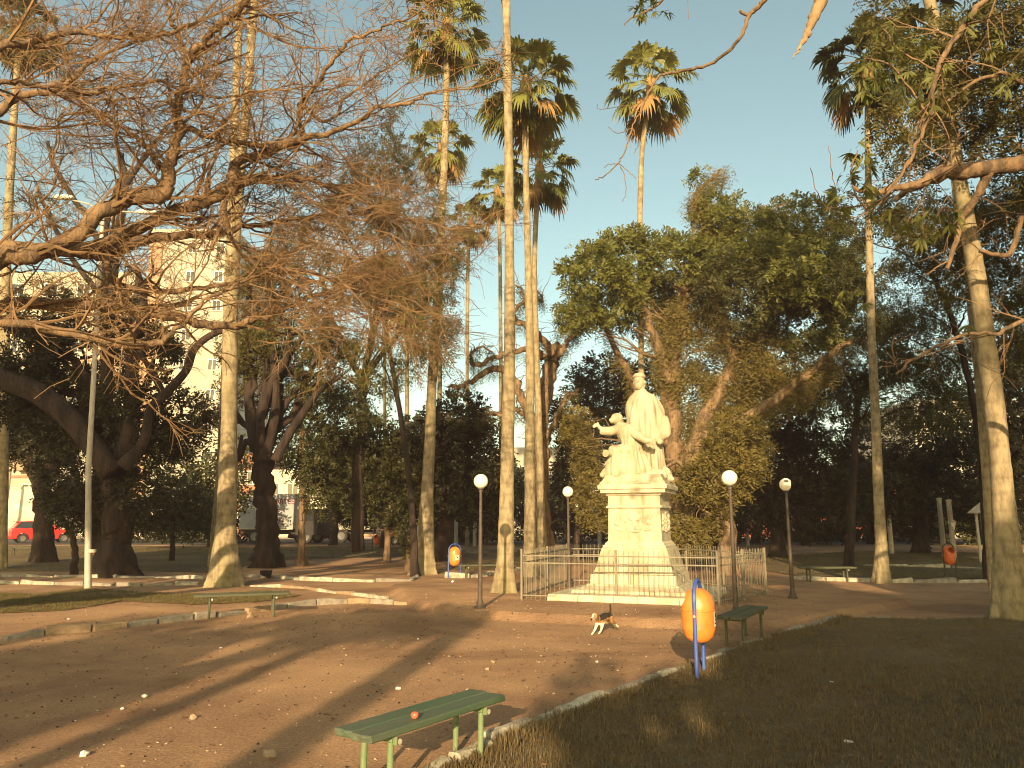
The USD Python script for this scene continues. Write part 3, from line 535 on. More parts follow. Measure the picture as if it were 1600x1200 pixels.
palm("lower palm whose crown hangs right behind its taller twin", [(848, 872, 18), (847, 850, 15), (843, 700, 11), (838, 540, 9), (835, 430, 8), (838, 330, 8), (843, 262, 7.5)], Y=31, R=.68, pet=.98, n=30, seed=6)
palm("small far palm with a long yellow skirt left of the middle trunks", [(784, 850, 8), (783, 640, 6.5), (782, 500, 6), (781, 390, 6), (778, 298, 6)], Y=41, R=.68, pet=.92, n=28, seed=7)
palm("palm with a loose crown half hidden behind the trunk left of centre", [(684, 855, 9), (687, 600, 7), (689, 400, 7), (691, 228, 7)], Y=38, R=.72, pet=.92, n=28, seed=8)
palm("low far palm between the bare branches and the middle trunks", [(730, 850, 7), (730, 600, 5.5), (731, 420, 5.5), (735, 345, 5.5)], Y=47, R=.68, pet=.92, n=26, seed=9)
palm("slender palm standing alone against the sky above the statue", [(1002, 868, 12), (1002, 700, 10), (1002, 585, 9.5), (1001, 450, 9), (1000, 340, 8.4), (1003, 240, 7.8), (1009, 190, 7.2), (1016, 128, 7)], Y=30, R=.80, pet=1.05, n=30, seed=10)
palm("thick leaning palm trunk at the right edge with a pale scar near its foot", [(1579, 968, 66), (1578, 940, 54), (1576, 890, 45), (1573, 850, 39), (1569, 800, 33), (1561, 700, 29.5), (1549, 600, 28), (1529, 450, 26), (1503, 300, 21), (1485, 200, 20), (1472, 90, 18), (1452, 0, 17)], extra=4.5, seed=11)
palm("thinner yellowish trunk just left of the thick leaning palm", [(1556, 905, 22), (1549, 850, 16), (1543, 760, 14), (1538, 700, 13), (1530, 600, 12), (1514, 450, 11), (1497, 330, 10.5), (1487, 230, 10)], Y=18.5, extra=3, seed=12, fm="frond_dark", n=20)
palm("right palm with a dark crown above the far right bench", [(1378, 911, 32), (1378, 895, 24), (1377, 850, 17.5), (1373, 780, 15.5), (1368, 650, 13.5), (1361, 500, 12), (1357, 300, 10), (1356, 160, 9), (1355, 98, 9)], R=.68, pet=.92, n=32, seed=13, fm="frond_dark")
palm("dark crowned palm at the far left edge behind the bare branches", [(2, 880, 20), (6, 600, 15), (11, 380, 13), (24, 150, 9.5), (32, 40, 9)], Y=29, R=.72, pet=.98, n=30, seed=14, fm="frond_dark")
palm("very thin far palm left of the second palm", [(600, 850, 6), (601, 600, 5), (601, 430, 5)], Y=52, R=.9, n=22, seed=15)
palm("thin far palm hidden behind the drooping twigs", [(637, 850, 8), (636, 620, 6.5), (635, 470, 6)], Y=44, R=.9, n=22, seed=16)

# ------------------------------------------------------------------ leaves and crowns
def unit(v): return v / (np.linalg.norm(v, axis=-1, keepdims=True) + 1e-12)
def sprays(rng, pts, out, size, nl, ll, lw, droop=0.3, spread=0.6):
    """Leaf sprays: along each spray leaflets stand left and right; every leaflet is a small pointed face."""
    N = len(pts); a = unit(out * spread + rng.normal(0, .6, (N, 3)) + np.array([0, 0, -droop])); b = unit(np.cross(a, rng.normal(0, .5, (N, 3)) + np.array([0, 0, 1.0]))); c = np.cross(a, b)
    sz = size * rng.uniform(.6, 1.25, N); V = np.empty((N, nl, 4, 3))
    for i in range(nl):
        s = 1 if i % 2 else -1; t = (i + 1.0) / nl; k = rng.uniform(.75, 1.2, (N, 1)); tilt = rng.normal(0, .35, (N, 1))
        root = pts + a * (sz * t)[:, None]; root[:, 2] -= droop * .35 * sz * t * t
        d = unit(.55 * a + .85 * s * b + c * tilt); w = unit(.85 * a - .55 * s * b + c * rng.normal(0, .45, (N, 1)))
        l = ll * k; V[:, i, 0] = root; V[:, i, 1] = root + d * l * .5 + w * lw * k * .5; V[:, i, 2] = root + d * l; V[:, i, 3] = root + d * l * .5 - w * lw * k * .5
    M_ = N * nl; f = np.array([[0, 1, 2], [0, 2, 3]])[None] + 4 * np.arange(M_)[:, None, None]
    return V.reshape(-1, 3), f.reshape(-1, 3)
def fill(rng, c, r, n, freq=0.9, cut=0.42, shell=2.0, seed=0):
    """n points in an ellipsoid, more of them near its surface, left out where the noise says there is a gap."""
    d = unit(rng.normal(size=(n * 3, 3))); u = rng.random((n * 3, 1)) ** (1 / (1.4 + shell)); p = c + d * u * r * (1 + .28 * (meshkit.noise(d * 2.2 + seed, seed)[:, None] - .4))
    keep = meshkit.fbm(p * freq, 2, seed) > cut; p, d = p[keep][:n], d[keep][:n]
    return p, d
def crown_of(rng, blobs, n, size, nl, ll, lw, droop=.3, freq=.9, cut=.42, seed=0, shell=2.0):
    tot = sum(b[1][0] * b[1][2] for b in blobs); P, D = [], []
    for k, (c, r) in enumerate(blobs):
        p, d = fill(rng, np.array(c, float), np.array(r, float), max(30, int(n * r[0] * r[2] / tot)), freq, cut, shell, seed + k); P.append(p); D.append(d)
    return sprays(rng, np.vstack(P), np.vstack(D), size, nl, ll, lw, droop)
def wob(rng, a, b, n, amp, sag=0.0):
    t = np.linspace(0, 1, n)[:, None]; p = a + (b - a) * t; ln = np.linalg.norm(b - a)
    w = np.cumsum(rng.normal(0, 1, (n, 3)), 0); w -= t * w[-1]; p = p + w * amp * ln / n; p[:, 2] += sag * ln * np.sin(t[:, 0] * np.pi)
    return p
def blob(px, py, rx, ry, Y, rd=None):
    c = at(px, py, Y); k = depth(c) / FPX; return c, (rx * k, (rd if rd else (rx + ry) / 2 * k), ry * k)
def limbs_to(rng, trunk, blobs, r0, twigs=5, sides=6, low=0.35):
    """Limbs from the trunk into each clump of leaves, and twigs inside the clump."""
    parts = []
    for c, r in blobs:
        c = np.array(c, float); z = np.array([p[2] for p in trunk]); k0 = int(len(trunk) * low)
        k = k0 + int(np.argmin(np.linalg.norm(np.array(trunk[k0:]) + [0, 0, 1.2] - c, axis=1) + 0.0 * z[k0:])) if len(trunk) > 2 else -1
        a = np.array(trunk[k]); m = wob(rng, a, c, 8, .35, .08); parts.append(tube(m, np.linspace(r0, r0 * .3, 8), sides))
        for _ in range(twigs):
            e = c + unit(rng.normal(size=3)) * np.array(r) * .9; s = m[rng.integers(3, 8)]; parts.append(tube(wob(rng, s, e, 6, .35), np.linspace(r0 * .32, r0 * .05, 6), 4, False))
    return parts
def tree(name, label, trunk_px, Y, blobs_px, n, size, nl, ll, lw, leaf="leaf_mid", bark="bark", seed=0, droop=.3, cut=.42, freq=.9, cat="tree", group=None, twigs=5, limb=0.5, extra=(), low=.35, base_z=True, shell=2.0, depth_r=None, rd_of=None):
    """trunk_px: (column, row, width) from the foot up; blobs_px: (column, row, rx, ry[, distance])."""
    rng = np.random.default_rng(seed); n, ll, lw = int(n * .84), ll * 1.06, lw * 1.06
    ps = [at(px, py, Y) for px, py, w in trunk_px]; rs = [w / 2 * depth(p) / FPX for p, (_, _, w) in zip(ps, trunk_px)]
    if base_z: ps[0][2] = float(gz(ps[0][0], ps[0][1])) - .08
    path = bez(ps, 6); rad = np.interp(np.linspace(0, len(rs) - 1, len(path)), np.arange(len(rs)), rs)
    path[1:-1] += rng.normal(0, 1, (len(path) - 2, 3)) * (rad[1:-1, None] * .16)
    loc = np.array([path[0][0], path[0][1], float(gz(path[0][0], path[0][1]))])
    t = thing(name, label, cat, loc, 0, group)
    blobs = [blob(b[0], b[1], b[2], b[3], b[4] if len(b) > 4 else Y, depth_r) for b in blobs_px]
    v, f = tube(path, rad, 20); a = np.arctan2(v[:, 1] - path[0][1], v[:, 0] - path[0][0]); fl = np.exp(-np.maximum(v[:, 2] - loc[2], 0) / .35) * rad[0] * .3 * (.6 + np.sin(4 * a + seed)) + rad[-1] * .5 * (meshkit.fbm(np.stack([2.2 * np.cos(a), 2.2 * np.sin(a), v[:, 2] * .5], -1) + seed, 3, seed) - .5); v[:, 0] += np.cos(a) * fl; v[:, 1] += np.sin(a) * fl
    parts = [(v, f)] + limbs_to(rng, path, blobs, rad[-1] * limb, twigs, low=low)
    for e in extra:
        ep = [at(px, py, e[0]) for px, py, w in e[1]]; er = [w / 2 * depth(p) / FPX for p, (_, _, w) in zip(ep, e[1])]; b = bez(ep, 6); parts.append(tube(b, np.interp(np.linspace(0, len(er) - 1, len(b)), np.arange(len(er)), er), 8))
    obj("trunk", rel(join(parts), loc), M[bark], t, True)
    if n: obj("crown", rel(crown_of(rng, blobs, n, size, nl, ll, lw, droop, freq, cut, seed, shell), loc), M[leaf], t)
    return t

# the wide fig right of the statue, its limbs bearded with hanging moss
def fig():
    Y = 29.0; rng = np.random.default_rng(40)
    loc = ground(1062, 868); loc = np.array([at(1062, 868, Y)[0], Y, float(gz(8, Y))])
    t = thing("fig_tree", "large sunlit fig tree right of the statue with moss hanging from its spreading limbs", "tree", loc)
    limbs = [(Y, [(1062, 878, 60), (1062, 800, 42), (1058, 740, 36), (1050, 660, 30), (1047, 580, 26), (1062, 500, 20), (1075, 430, 15), (1100, 370, 11), (1100, 320, 7)]),
             (Y - .5, [(1060, 760, 30), (1085, 690, 24), (1120, 620, 20), (1150, 560, 17), (1190, 500, 13), (1215, 430, 9)]),
             (Y - 1, [(1058, 770, 26), (1100, 690, 20), (1160, 655, 17), (1230, 610, 14), (1290, 560, 11), (1350, 520, 7)]),
             (Y + 1, [(1056, 740, 24), (1010, 640, 14), (970, 560, 10), (930, 480, 7)]), (Y - .5, [(1047, 600, 18), (1020, 520, 12), (985, 440, 8), (950, 410, 5)]),
             (Y, [(1100, 350, 8), (1085, 310, 6), (1105, 285, 5), (1130, 262, 3)]), (Y, [(1100, 370, 9), (1140, 350, 7), (1160, 345, 5)]), (Y - 1, [(1150, 560, 14), (1125, 500, 12), (1115, 440, 9), (1150, 380, 6)])]
    parts, moss = [], []
    for Yl, pts in limbs:
        ps = [at(px, py, Yl) for px, py, w in pts]; rs = [w / 2 * depth(p) / FPX for p, (_, _, w) in zip(ps, pts)]
        b = bez(ps, 7); b += rng.normal(0, .05, b.shape); r = np.interp(np.linspace(0, len(rs) - 1, len(b)), np.arange(len(rs)), rs); parts.append(tube(b, r, 10))
        for p, q in zip(b, r):
            if p[2] > 3.2:
                k = 30; o = unit(rng.normal(size=(k, 3))) * q * rng.uniform(.6, 1.5, (k, 1)); s = p + o + rng.normal(0, .22, (k, 3)) * [1, 1, .6]; moss.append(s)
    blobs = [blob(*b) for b in ((940, 440, 66, 66, Y - 1), (905, 480, 34, 34, Y - 1), (985, 400, 42, 44, Y), (1000, 470, 40, 46, Y + 1), (1060, 420, 60, 50, Y), (1110, 390, 55, 60, Y), (1112, 325, 24, 22, Y), (1100, 278, 20, 10, Y), (1132, 268, 12, 8, Y), (1180, 370, 56, 44, Y),
             (1250, 350, 66, 40, Y + 1), (1220, 420, 84, 60, Y - 2), (1275, 440, 60, 56, Y - 1), (1290, 380, 46, 40, Y), (1150, 450, 60, 60, Y - 2), (1080, 470, 56, 50, Y + 2), (1250, 500, 66, 40, Y), (1180, 480, 50, 40, Y - 1), (1320, 470, 40, 50, Y + 2))]
    blobs += [blob(x_, y_, r_, r_ * .7, Y + d_) for x_, y_, r_, d_ in ((890, 420, 16, -1), (918, 392, 18, -1), (955, 378, 16, 0), (884, 500, 14, -1), (1010, 366, 16, 0), (1040, 372, 14, 0), (1150, 318, 18, 0), (1188, 322, 16, 0), (1232, 316, 20, 0), (1285, 330, 18, 1), (1322, 350, 20, 1), (1335, 400, 16, 0), (1345, 440, 18, 1), (960, 520, 18, 0), (1000, 520, 16, 0), (930, 530, 12, 0), (1200, 530, 26, -1), (1300, 520, 24, 0))]
    parts += limbs_to(rng, bez([at(px, py, Y) for px, py in ((1058, 700), (1050, 600), (1065, 500), (1080, 430))], 6), blobs, .05, 4, low=0.0)
    obj("trunk", rel(join(parts), loc), M["bark"], t, True)
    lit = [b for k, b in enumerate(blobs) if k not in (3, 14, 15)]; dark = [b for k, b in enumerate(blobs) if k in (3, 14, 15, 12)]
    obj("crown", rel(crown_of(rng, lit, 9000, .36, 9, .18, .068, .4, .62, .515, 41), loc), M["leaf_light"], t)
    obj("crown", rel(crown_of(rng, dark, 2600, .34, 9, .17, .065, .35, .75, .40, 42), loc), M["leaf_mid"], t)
    mp = np.vstack(moss); v, f = sprays(rng, mp, np.tile([0, 0, -.4], (len(mp), 1)), .42, 5, .18, .024, 1.3, .8); obj("moss", rel((v, f), loc), M["leaf_moss"], t, kind="stuff")
    mb = [blob(*b) for b in ((1045, 560, 22, 60, Y), (1075, 610, 34, 50, Y + .6), (1110, 560, 36, 44, Y), (1140, 620, 36, 40, Y + .5), (1090, 690, 30, 40, Y + .6), (1060, 500, 36, 40, Y), (1170, 570, 34, 34, Y), (1130, 690, 40, 30, Y), (1190, 620, 36, 30, Y + .5), (1215, 560, 40, 36, Y - .5), (1165, 690, 36, 30, Y), (1240, 605, 36, 22, Y - .5), (1075, 740, 36, 26, Y), (1280, 570, 36, 20, Y - .5), (1145, 520, 34, 26, Y - 1))]
    obj("hanging_foliage", rel(crown_of(rng, mb, 6800, .44, 7, .18, .042, 1.1, .9, .42, 44), loc), M["leaf_moss"], t)
    for a, b, c in ():
        p, q = at(*a, Y - 1.6), at(*b, Y - 1.6); obj("broken_limb", rel(tube([p, (p + q) / 2, q], [c / 6 * depth(p) / FPX, c / 2 * depth(p) / FPX, c / 2.4 * depth(p) / FPX], 7), loc), M["bark_pale"], t)
fig()

# the gnarled bare tree in the middle
def gnarled():
    rng = np.random.default_rng(50); Y = 33.0; loc = np.array([at(848, 860, Y)[0], Y, float(gz(1, Y))])
    t = thing("gnarled_tree", "gnarled bare tree with curling mossy limbs behind the middle palms", "tree", loc)
    limbs = [[(850, 872, 34), (848, 800, 26), (846, 720, 24), (848, 650, 23), (856, 590, 24), (866, 555, 22), (870, 540, 16)], [(868, 560, 12), (880, 545, 9), (893, 525, 7), (904, 520, 6), (898, 515, 5), (884, 518, 4), (872, 515, 3)],
             [(866, 556, 16), (852, 535, 12), (830, 515, 11), (812, 505, 9), (800, 490, 7), (812, 478, 5), (818, 460, 4), (806, 445, 3)], [(850, 560, 14), (835, 545, 10), (800, 550, 9), (770, 560, 8), (745, 570, 7), (735, 560, 5), (745, 545, 4), (770, 548, 3)],
             [(846, 690, 16), (820, 630, 15), (800, 590, 13), (775, 575, 11), (745, 590, 9), (722, 603, 7), (700, 605, 4)], [(846, 720, 14), (826, 660, 10), (806, 640, 8), (780, 650, 6), (758, 640, 4)], [(848, 650, 12), (838, 600, 8), (826, 570, 7), (836, 540, 5)],
             [(850, 690, 10), (870, 650, 7), (885, 620, 5), (905, 610, 4)], [(812, 478, 4), (830, 465, 3), (848, 470, 2.5), (840, 455, 2)]]
    parts, moss = [], []
    for pts in limbs:
        dy = rng.uniform(-1.5, 1.5); ps = [at(px, py, Y + dy * k / len(pts)) for k, (px, py, w) in enumerate(pts)]; rs = [w / 2 * depth(p) / FPX for p, (_, _, w) in zip(ps, pts)]
        b = bez(ps, 6); b[1:] += rng.normal(0, .045, (len(b) - 1, 3)); r = np.interp(np.linspace(0, len(rs) - 1, len(b)), np.arange(len(rs)), rs); parts.append(tube(b, r, 8))
        for p, q in zip(b[2:], r[2:]):
            if p[2] > 4: moss.append(p + rng.normal(0, .10, (10, 3)) + [0, 0, -q * .5])
            for _ in range(2):
                if rng.random() < .55: parts.append(tube(wob(rng, p, p + unit(rng.normal(size=3) + [0, 0, .5]) * rng.uniform(.4, 1.3), 6, .6), np.linspace(min(.025, q * .5), .005, 6), 4, False))
    obj("trunk", rel(join(parts), loc), M["bark"], t, True)
    mp = np.vstack(moss); obj("moss", rel(sprays(rng, mp, np.tile([0, 0, -.4], (len(mp), 1)), .3, 6, .12, .02, 1.2, .7), loc), M["leaf_olive"], t, kind="stuff")
gnarled()

T = tree
# dense trees behind and beside the monument
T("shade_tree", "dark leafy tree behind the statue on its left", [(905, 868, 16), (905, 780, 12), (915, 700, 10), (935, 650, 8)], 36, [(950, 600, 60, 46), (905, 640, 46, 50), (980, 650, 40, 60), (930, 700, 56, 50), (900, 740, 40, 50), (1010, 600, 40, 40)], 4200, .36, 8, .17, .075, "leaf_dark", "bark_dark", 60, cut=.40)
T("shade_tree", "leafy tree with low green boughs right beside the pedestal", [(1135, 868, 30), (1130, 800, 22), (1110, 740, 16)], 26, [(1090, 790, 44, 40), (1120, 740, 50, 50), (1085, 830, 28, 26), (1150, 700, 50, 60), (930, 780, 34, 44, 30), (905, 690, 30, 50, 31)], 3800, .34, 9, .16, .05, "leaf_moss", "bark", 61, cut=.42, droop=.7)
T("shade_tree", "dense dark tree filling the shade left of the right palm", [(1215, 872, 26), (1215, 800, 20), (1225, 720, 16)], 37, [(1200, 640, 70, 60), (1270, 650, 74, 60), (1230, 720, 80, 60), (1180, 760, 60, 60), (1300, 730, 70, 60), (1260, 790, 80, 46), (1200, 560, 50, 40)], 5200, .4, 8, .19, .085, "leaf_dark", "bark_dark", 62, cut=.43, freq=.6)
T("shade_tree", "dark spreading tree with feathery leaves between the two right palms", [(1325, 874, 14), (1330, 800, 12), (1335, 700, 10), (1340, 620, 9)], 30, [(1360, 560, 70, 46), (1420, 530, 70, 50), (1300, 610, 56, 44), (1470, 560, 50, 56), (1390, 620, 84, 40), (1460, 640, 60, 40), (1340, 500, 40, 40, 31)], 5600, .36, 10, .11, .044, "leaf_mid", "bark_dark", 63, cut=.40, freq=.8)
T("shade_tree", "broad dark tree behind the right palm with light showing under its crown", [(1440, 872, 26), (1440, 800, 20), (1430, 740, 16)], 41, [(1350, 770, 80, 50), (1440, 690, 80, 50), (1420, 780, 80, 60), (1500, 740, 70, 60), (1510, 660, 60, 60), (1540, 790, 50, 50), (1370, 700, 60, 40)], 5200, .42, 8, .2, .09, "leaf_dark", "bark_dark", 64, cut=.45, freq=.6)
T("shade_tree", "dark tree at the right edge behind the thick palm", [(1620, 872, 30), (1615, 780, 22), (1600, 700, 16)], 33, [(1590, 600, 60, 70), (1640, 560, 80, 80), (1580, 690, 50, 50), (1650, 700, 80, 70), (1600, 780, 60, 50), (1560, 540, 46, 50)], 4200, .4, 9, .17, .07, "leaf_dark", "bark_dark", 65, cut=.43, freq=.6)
# left of centre
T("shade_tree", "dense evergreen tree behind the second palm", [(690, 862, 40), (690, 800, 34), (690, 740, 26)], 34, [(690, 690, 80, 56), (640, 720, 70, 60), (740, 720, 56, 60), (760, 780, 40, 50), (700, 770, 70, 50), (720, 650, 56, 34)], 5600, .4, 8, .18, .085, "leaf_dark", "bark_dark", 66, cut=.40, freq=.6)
T("young_tree", "young bushy tree with a low sunlit crown left of the second palm", [(605, 869, 12), (605, 830, 9), (603, 790, 7)], 33, [(560, 760, 56, 46), (620, 760, 60, 50), (590, 700, 60, 40), (530, 720, 44, 44), (640, 800, 40, 34), (560, 800, 40, 24)], 4200, .34, 8, .16, .075, "leaf_mid", "bark", 67, cut=.42)
T("slim_tree", "slim pale trunk in front of the white truck", [(470, 876, 18), (471, 855, 11), (472, 800, 9.5), (472, 700, 8), (470, 620, 6)], 31, [(480, 690, 50, 50), (520, 640, 56, 46), (450, 620, 40, 50), (560, 620, 50, 50), (500, 760, 30, 40)], 2600, .34, 8, .14, .06, "leaf_mid", "bark", 68, cut=.46)
T("old_tree", "old dark tree with a split trunk left of the white truck", [(418, 870, 44), (416, 840, 34), (415, 790, 32), (412, 740, 32), (410, 700, 30)], 30, [(420, 560, 50, 60), (470, 520, 60, 50), (400, 470, 50, 60), (350, 620, 36, 40), (440, 430, 46, 40), (480, 580, 60, 40), (385, 560, 44, 40), (520, 530, 50, 34)], 4200, .3, 9, .12, .05, "leaf_olive", "bark_dark", 69, cut=.5,
  extra=[(30, [(412, 720, 26), (395, 670, 20), (388, 600, 15), (385, 520, 12), (392, 430, 8)]), (29.5, [(412, 720, 22), (430, 640, 16), (428, 560, 13), (420, 480, 11), (430, 400, 7)]), (29, [(430, 720, 18), (445, 690, 15), (470, 650, 13), (500, 610, 9), (530, 590, 6)]), (30, [(400, 700, 12), (385, 690, 10), (372, 720, 8), (378, 680, 5)])], twigs=8)
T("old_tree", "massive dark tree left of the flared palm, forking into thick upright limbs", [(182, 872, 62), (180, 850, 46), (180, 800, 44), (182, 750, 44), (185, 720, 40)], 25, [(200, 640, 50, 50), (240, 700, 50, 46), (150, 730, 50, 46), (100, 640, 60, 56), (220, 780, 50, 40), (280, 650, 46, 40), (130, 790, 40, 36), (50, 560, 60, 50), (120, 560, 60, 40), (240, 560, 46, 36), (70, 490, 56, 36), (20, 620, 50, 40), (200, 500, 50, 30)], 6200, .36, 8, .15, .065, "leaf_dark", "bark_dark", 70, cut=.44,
  extra=[(25, [(178, 760, 34), (168, 690, 24), (166, 600, 20), (170, 520, 18), (160, 440, 14), (165, 360, 9), (185, 280, 5)]), (24.5, [(185, 730, 34), (205, 670, 26), (207, 600, 21), (205, 540, 17), (225, 480, 12), (215, 420, 8)]),
         (24, [(195, 730, 30), (225, 690, 16), (235, 640, 13), (256, 618, 15), (290, 580, 13), (304, 545, 12), (337, 520, 10), (390, 505, 8), (430, 470, 5)]), (24, [(175, 740, 34), (140, 690, 34), (105, 650, 34), (60, 615, 34), (0, 590, 32), (-80, 560, 28), (-160, 540, 20)]), (24.5, [(256, 618, 12), (240, 585, 10), (225, 560, 7), (215, 530, 5)])], twigs=6)
T("old_tree", "dark forked tree between the red car and the street light", [(70, 862, 34), (68, 820, 28), (66, 780, 26), (64, 740, 24)], 33, [(60, 680, 40, 50), (20, 640, 50, 60), (100, 720, 40, 40), (30, 690, 40, 36), (120, 680, 36, 46), (130, 780, 36, 34), (-10, 690, 40, 30)], 3200, .36, 8, .16, .07, "leaf_dark", "bark_dark", 71, cut=.45,
  extra=[(33, [(64, 760, 22), (45, 720, 18), (30, 660, 14), (20, 600, 9)]), (33, [(66, 750, 22), (90, 700, 18), (100, 650, 12), (95, 600, 8)])])

T("crooked_shrub", "small crooked dark tree just left of the street light pole", [(118, 882, 12), (116, 850, 9), (106, 825, 8), (97, 808, 7), (100, 790, 5)], 26, [(110, 780, 34, 24), (140, 800, 26, 20), (90, 770, 26, 20)], 700, .3, 8, .12, .055, "leaf_dark", "bark_dark", 72)
T("leafy_bush", "leafy bush between the flared palm and the pale apartment block", [(270, 858, 8), (270, 820, 6), (268, 780, 5)], 34, [(270, 760, 36, 26), (300, 790, 36, 24), (240, 800, 34, 26), (280, 820, 50, 22)], 1300, .32, 8, .14, .06, "leaf_mid", "bark_dark", 73, cat="bush")
T("clipped_stump", "short leafy stump leaning on the foot of the second palm", [(640, 884, 14), (640, 860, 11), (637, 838, 10)], 27.5, [(638, 850, 9, 16)], 160, .2, 6, .10, .05, "leaf_mid", "bark", 74, cat="stump", group=None)
T("feathery_tree", "feathery tree closing the sky between the fig and the thick right palm", [(1546, 900, 16), (1536, 740, 12), (1515, 600, 10), (1480, 480, 8), (1450, 420, 6)], 23, [(1400, 330, 56, 34), (1460, 400, 60, 44), (1350, 430, 50, 36), (1540, 450, 60, 50), (1420, 480, 60, 36), (1580, 330, 50, 50), (1320, 370, 36, 26), (1500, 330, 50, 40), (1380, 540, 50, 30), (1600, 520, 50, 50)], 5000, .34, 12, .095, .032, "leaf_mid", "bark_dark", 76, cut=.47, freq=.9, droop=.4)
def hedge(label, px0, px1, Y, h, seed, d=.7):
    rng = np.random.default_rng(seed); x0, x1 = at(px0, 830, Y)[0], at(px1, 830, Y)[0]; loc = np.array([(x0 + x1) / 2, Y, float(gz(0, Y))]); t = thing("hedge", label, "hedge", loc)
    n = int((x1 - x0) * h * 60); p = np.column_stack([rng.uniform(x0, x1, n), Y + rng.uniform(-d, d, n), loc[2] + h * rng.random(n) ** .8 * (.75 + .5 * meshkit.noise(np.column_stack([np.zeros(n), np.zeros(n), np.linspace(0, 1, n)]), seed))])
    p[:, 2] = loc[2] + (p[:, 2] - loc[2]) * (.7 + .6 * meshkit.noise(np.column_stack([p[:, 0] * .6, p[:, 0] * 0, p[:, 0] * 0]), seed))
    obj("foliage", rel(sprays(rng, p, unit(rng.normal(size=(n, 3))), .5, 6, .26, .13, .1), loc), M["leaf_dark"], t)
    obj("stems", rel(join([tube([(x, Y, loc[2] - .1), (x + rng.normal(0, .2), Y, loc[2] + h * .8)], [.05, .02], 5) for x in np.arange(x0 + .3, x1, .9)]), loc), M["bark_dark"], t)
hedge("low dark hedge in front of the street between the red car and the flared palm", 128, 395, 55, 1.5, 800)
hedge("dark hedge along the street right of the white trucks", 600, 780, 56, 1.6, 801)
hedge("dark hedge far behind the pedestal", 880, 1165, 57, 1.5, 802)
hedge("low dark hedge before the red walled building", 1185, 1440, 57, .7, 803)
hedge("dark hedge behind the far right bin", 1545, 1760, 54, 1.5, 804)
T("feathery_tree", "olive feathery tree mixed with the drooping bare twigs left of the second palm", [(650, 868, 13), (641, 760, 9), (624, 640, 8), (604, 520, 7), (590, 420, 6)], 25, [(600, 250, 56, 34), (640, 330, 56, 50), (560, 330, 50, 40), (500, 290, 44, 30), (690, 420, 44, 50), (620, 440, 60, 50), (540, 430, 56, 40), (460, 370, 44, 34), (680, 540, 50, 50), (600, 560, 60, 50), (640, 190, 40, 20)], 4600, .34, 11, .11, .035, "leaf_olive", "bark_dark", 75, cut=.50, freq=.9, droop=.5)
# belt of trees closing the far side of the square
rb = np.random.default_rng(90)
belt = [(-60, 46, "leaf_dark"), (30, 50, "leaf_dark"), (330, 47, "leaf_mid"), (440, 46, "leaf_dark"), (520, 50, "leaf_mid"), (600, 46, "leaf_dark"), (700, 52, "leaf_dark"), (790, 50, "leaf_mid"), (860, 55, "leaf_dark"), (1040, 52, "leaf_dark"), (1110, 48, "leaf_dark"), (1180, 54, "leaf_dark"), (1260, 50, "leaf_dark"), (1360, 52, "leaf_dark"), (1460, 55, "leaf_dark"), (1560, 50, "leaf_mid"), (1660, 52, "leaf_dark")]
where = ["beyond the red car at the far left", "behind the forked tree at the far left", "behind the flared palm", "behind the white lettered truck", "behind the slim pale trunk", "above the second truck", "behind the second palm", "behind the middle palm", "left of the statue in the distance", "directly behind the pedestal", "right of the pedestal in the distance", "behind the right lamp", "behind the broken lamp", "left of the right palm in the distance", "behind the far right bin", "behind the thick right palm", "beyond the right edge trunk"]
for k, (px, Y, lf) in enumerate(belt):
    if k in (0, 1, 3): continue
    top = 690 + rb.uniform(-25, 25) if 300 < px < 850 else (720 + rb.uniform(-15, 15) if px > 1000 else 760)
    bl = [(px + rb.uniform(-46, 46), rb.uniform(top + 20, 815 if not 380 < px < 620 else 745), rb.uniform(34, 56), rb.uniform(24, 38)) for _ in range(7)]
    T("far_tree", f"dark far tree {where[k]}", [(px, 852, 13), (px + 3, 800, 10), (px, 760, 8)], Y, bl, 1050, .55, 6, .30, .15, lf, "bark_dark", 100 + k, cut=.42, freq=.5, group="trees closing the far side of the square", twigs=3)

# ------------------------------------------------------------------ the bare tree on the left and the foreground branches
def traced(rng, rows, amp=.02, n=6, sides=9):
    """rows: (column, row, width, distance) -> path, radii"""
    ps = [at(px, py, Y) for px, py, w, Y in rows]; rs = [w / 2 * depth(p) / FPX for p, (_, _, w, _) in zip(ps, rows)]
    b = bez(ps, n); b[1:-1] += rng.normal(0, amp, (len(b) - 2, 3)); r = np.interp(np.linspace(0, len(rs) - 1, len(b)), np.arange(len(rs)), rs); return b, r
def grow(rng, out, p, d, L, r, lev, flat=.5, kids=(5, 6, 5), droop=0.0):
    """A branch that wanders and forks again and again."""
    n = 7 if lev > 1 else (5 if lev else 3); pts = [p]; d = unit(d)
    for k in range(n - 1):
        d = unit(d + rng.normal(0, .17, 3) + np.array([0, 0, (.05 if lev > 1 else -droop)])); pts.append(pts[-1] + d * L / (n - 1))
    pts = np.array(pts); out[lev].append(tube(pts, np.linspace(r, max(r * .4, .0034), n), 5 if lev > 2 else (4 if lev > 1 else 3), False))
    if lev == 0: return
    for k in range(kids[lev - 1]):
        s = rng.uniform(.15, 1.0); i = min(int(s * (n - 1)), n - 2); q = pts[i] + (pts[i + 1] - pts[i]) * (s * (n - 1) - i); t = unit(pts[i + 1] - pts[i])
        side = unit(rng.normal(0, 1, 3) * np.array([1, 1, flat])); e = unit(t * .75 + side * .85)
        grow(rng, out, q, e, L * rng.uniform(.38, .62), max(r * .45, .0042), lev - 1, flat, kids, droop)
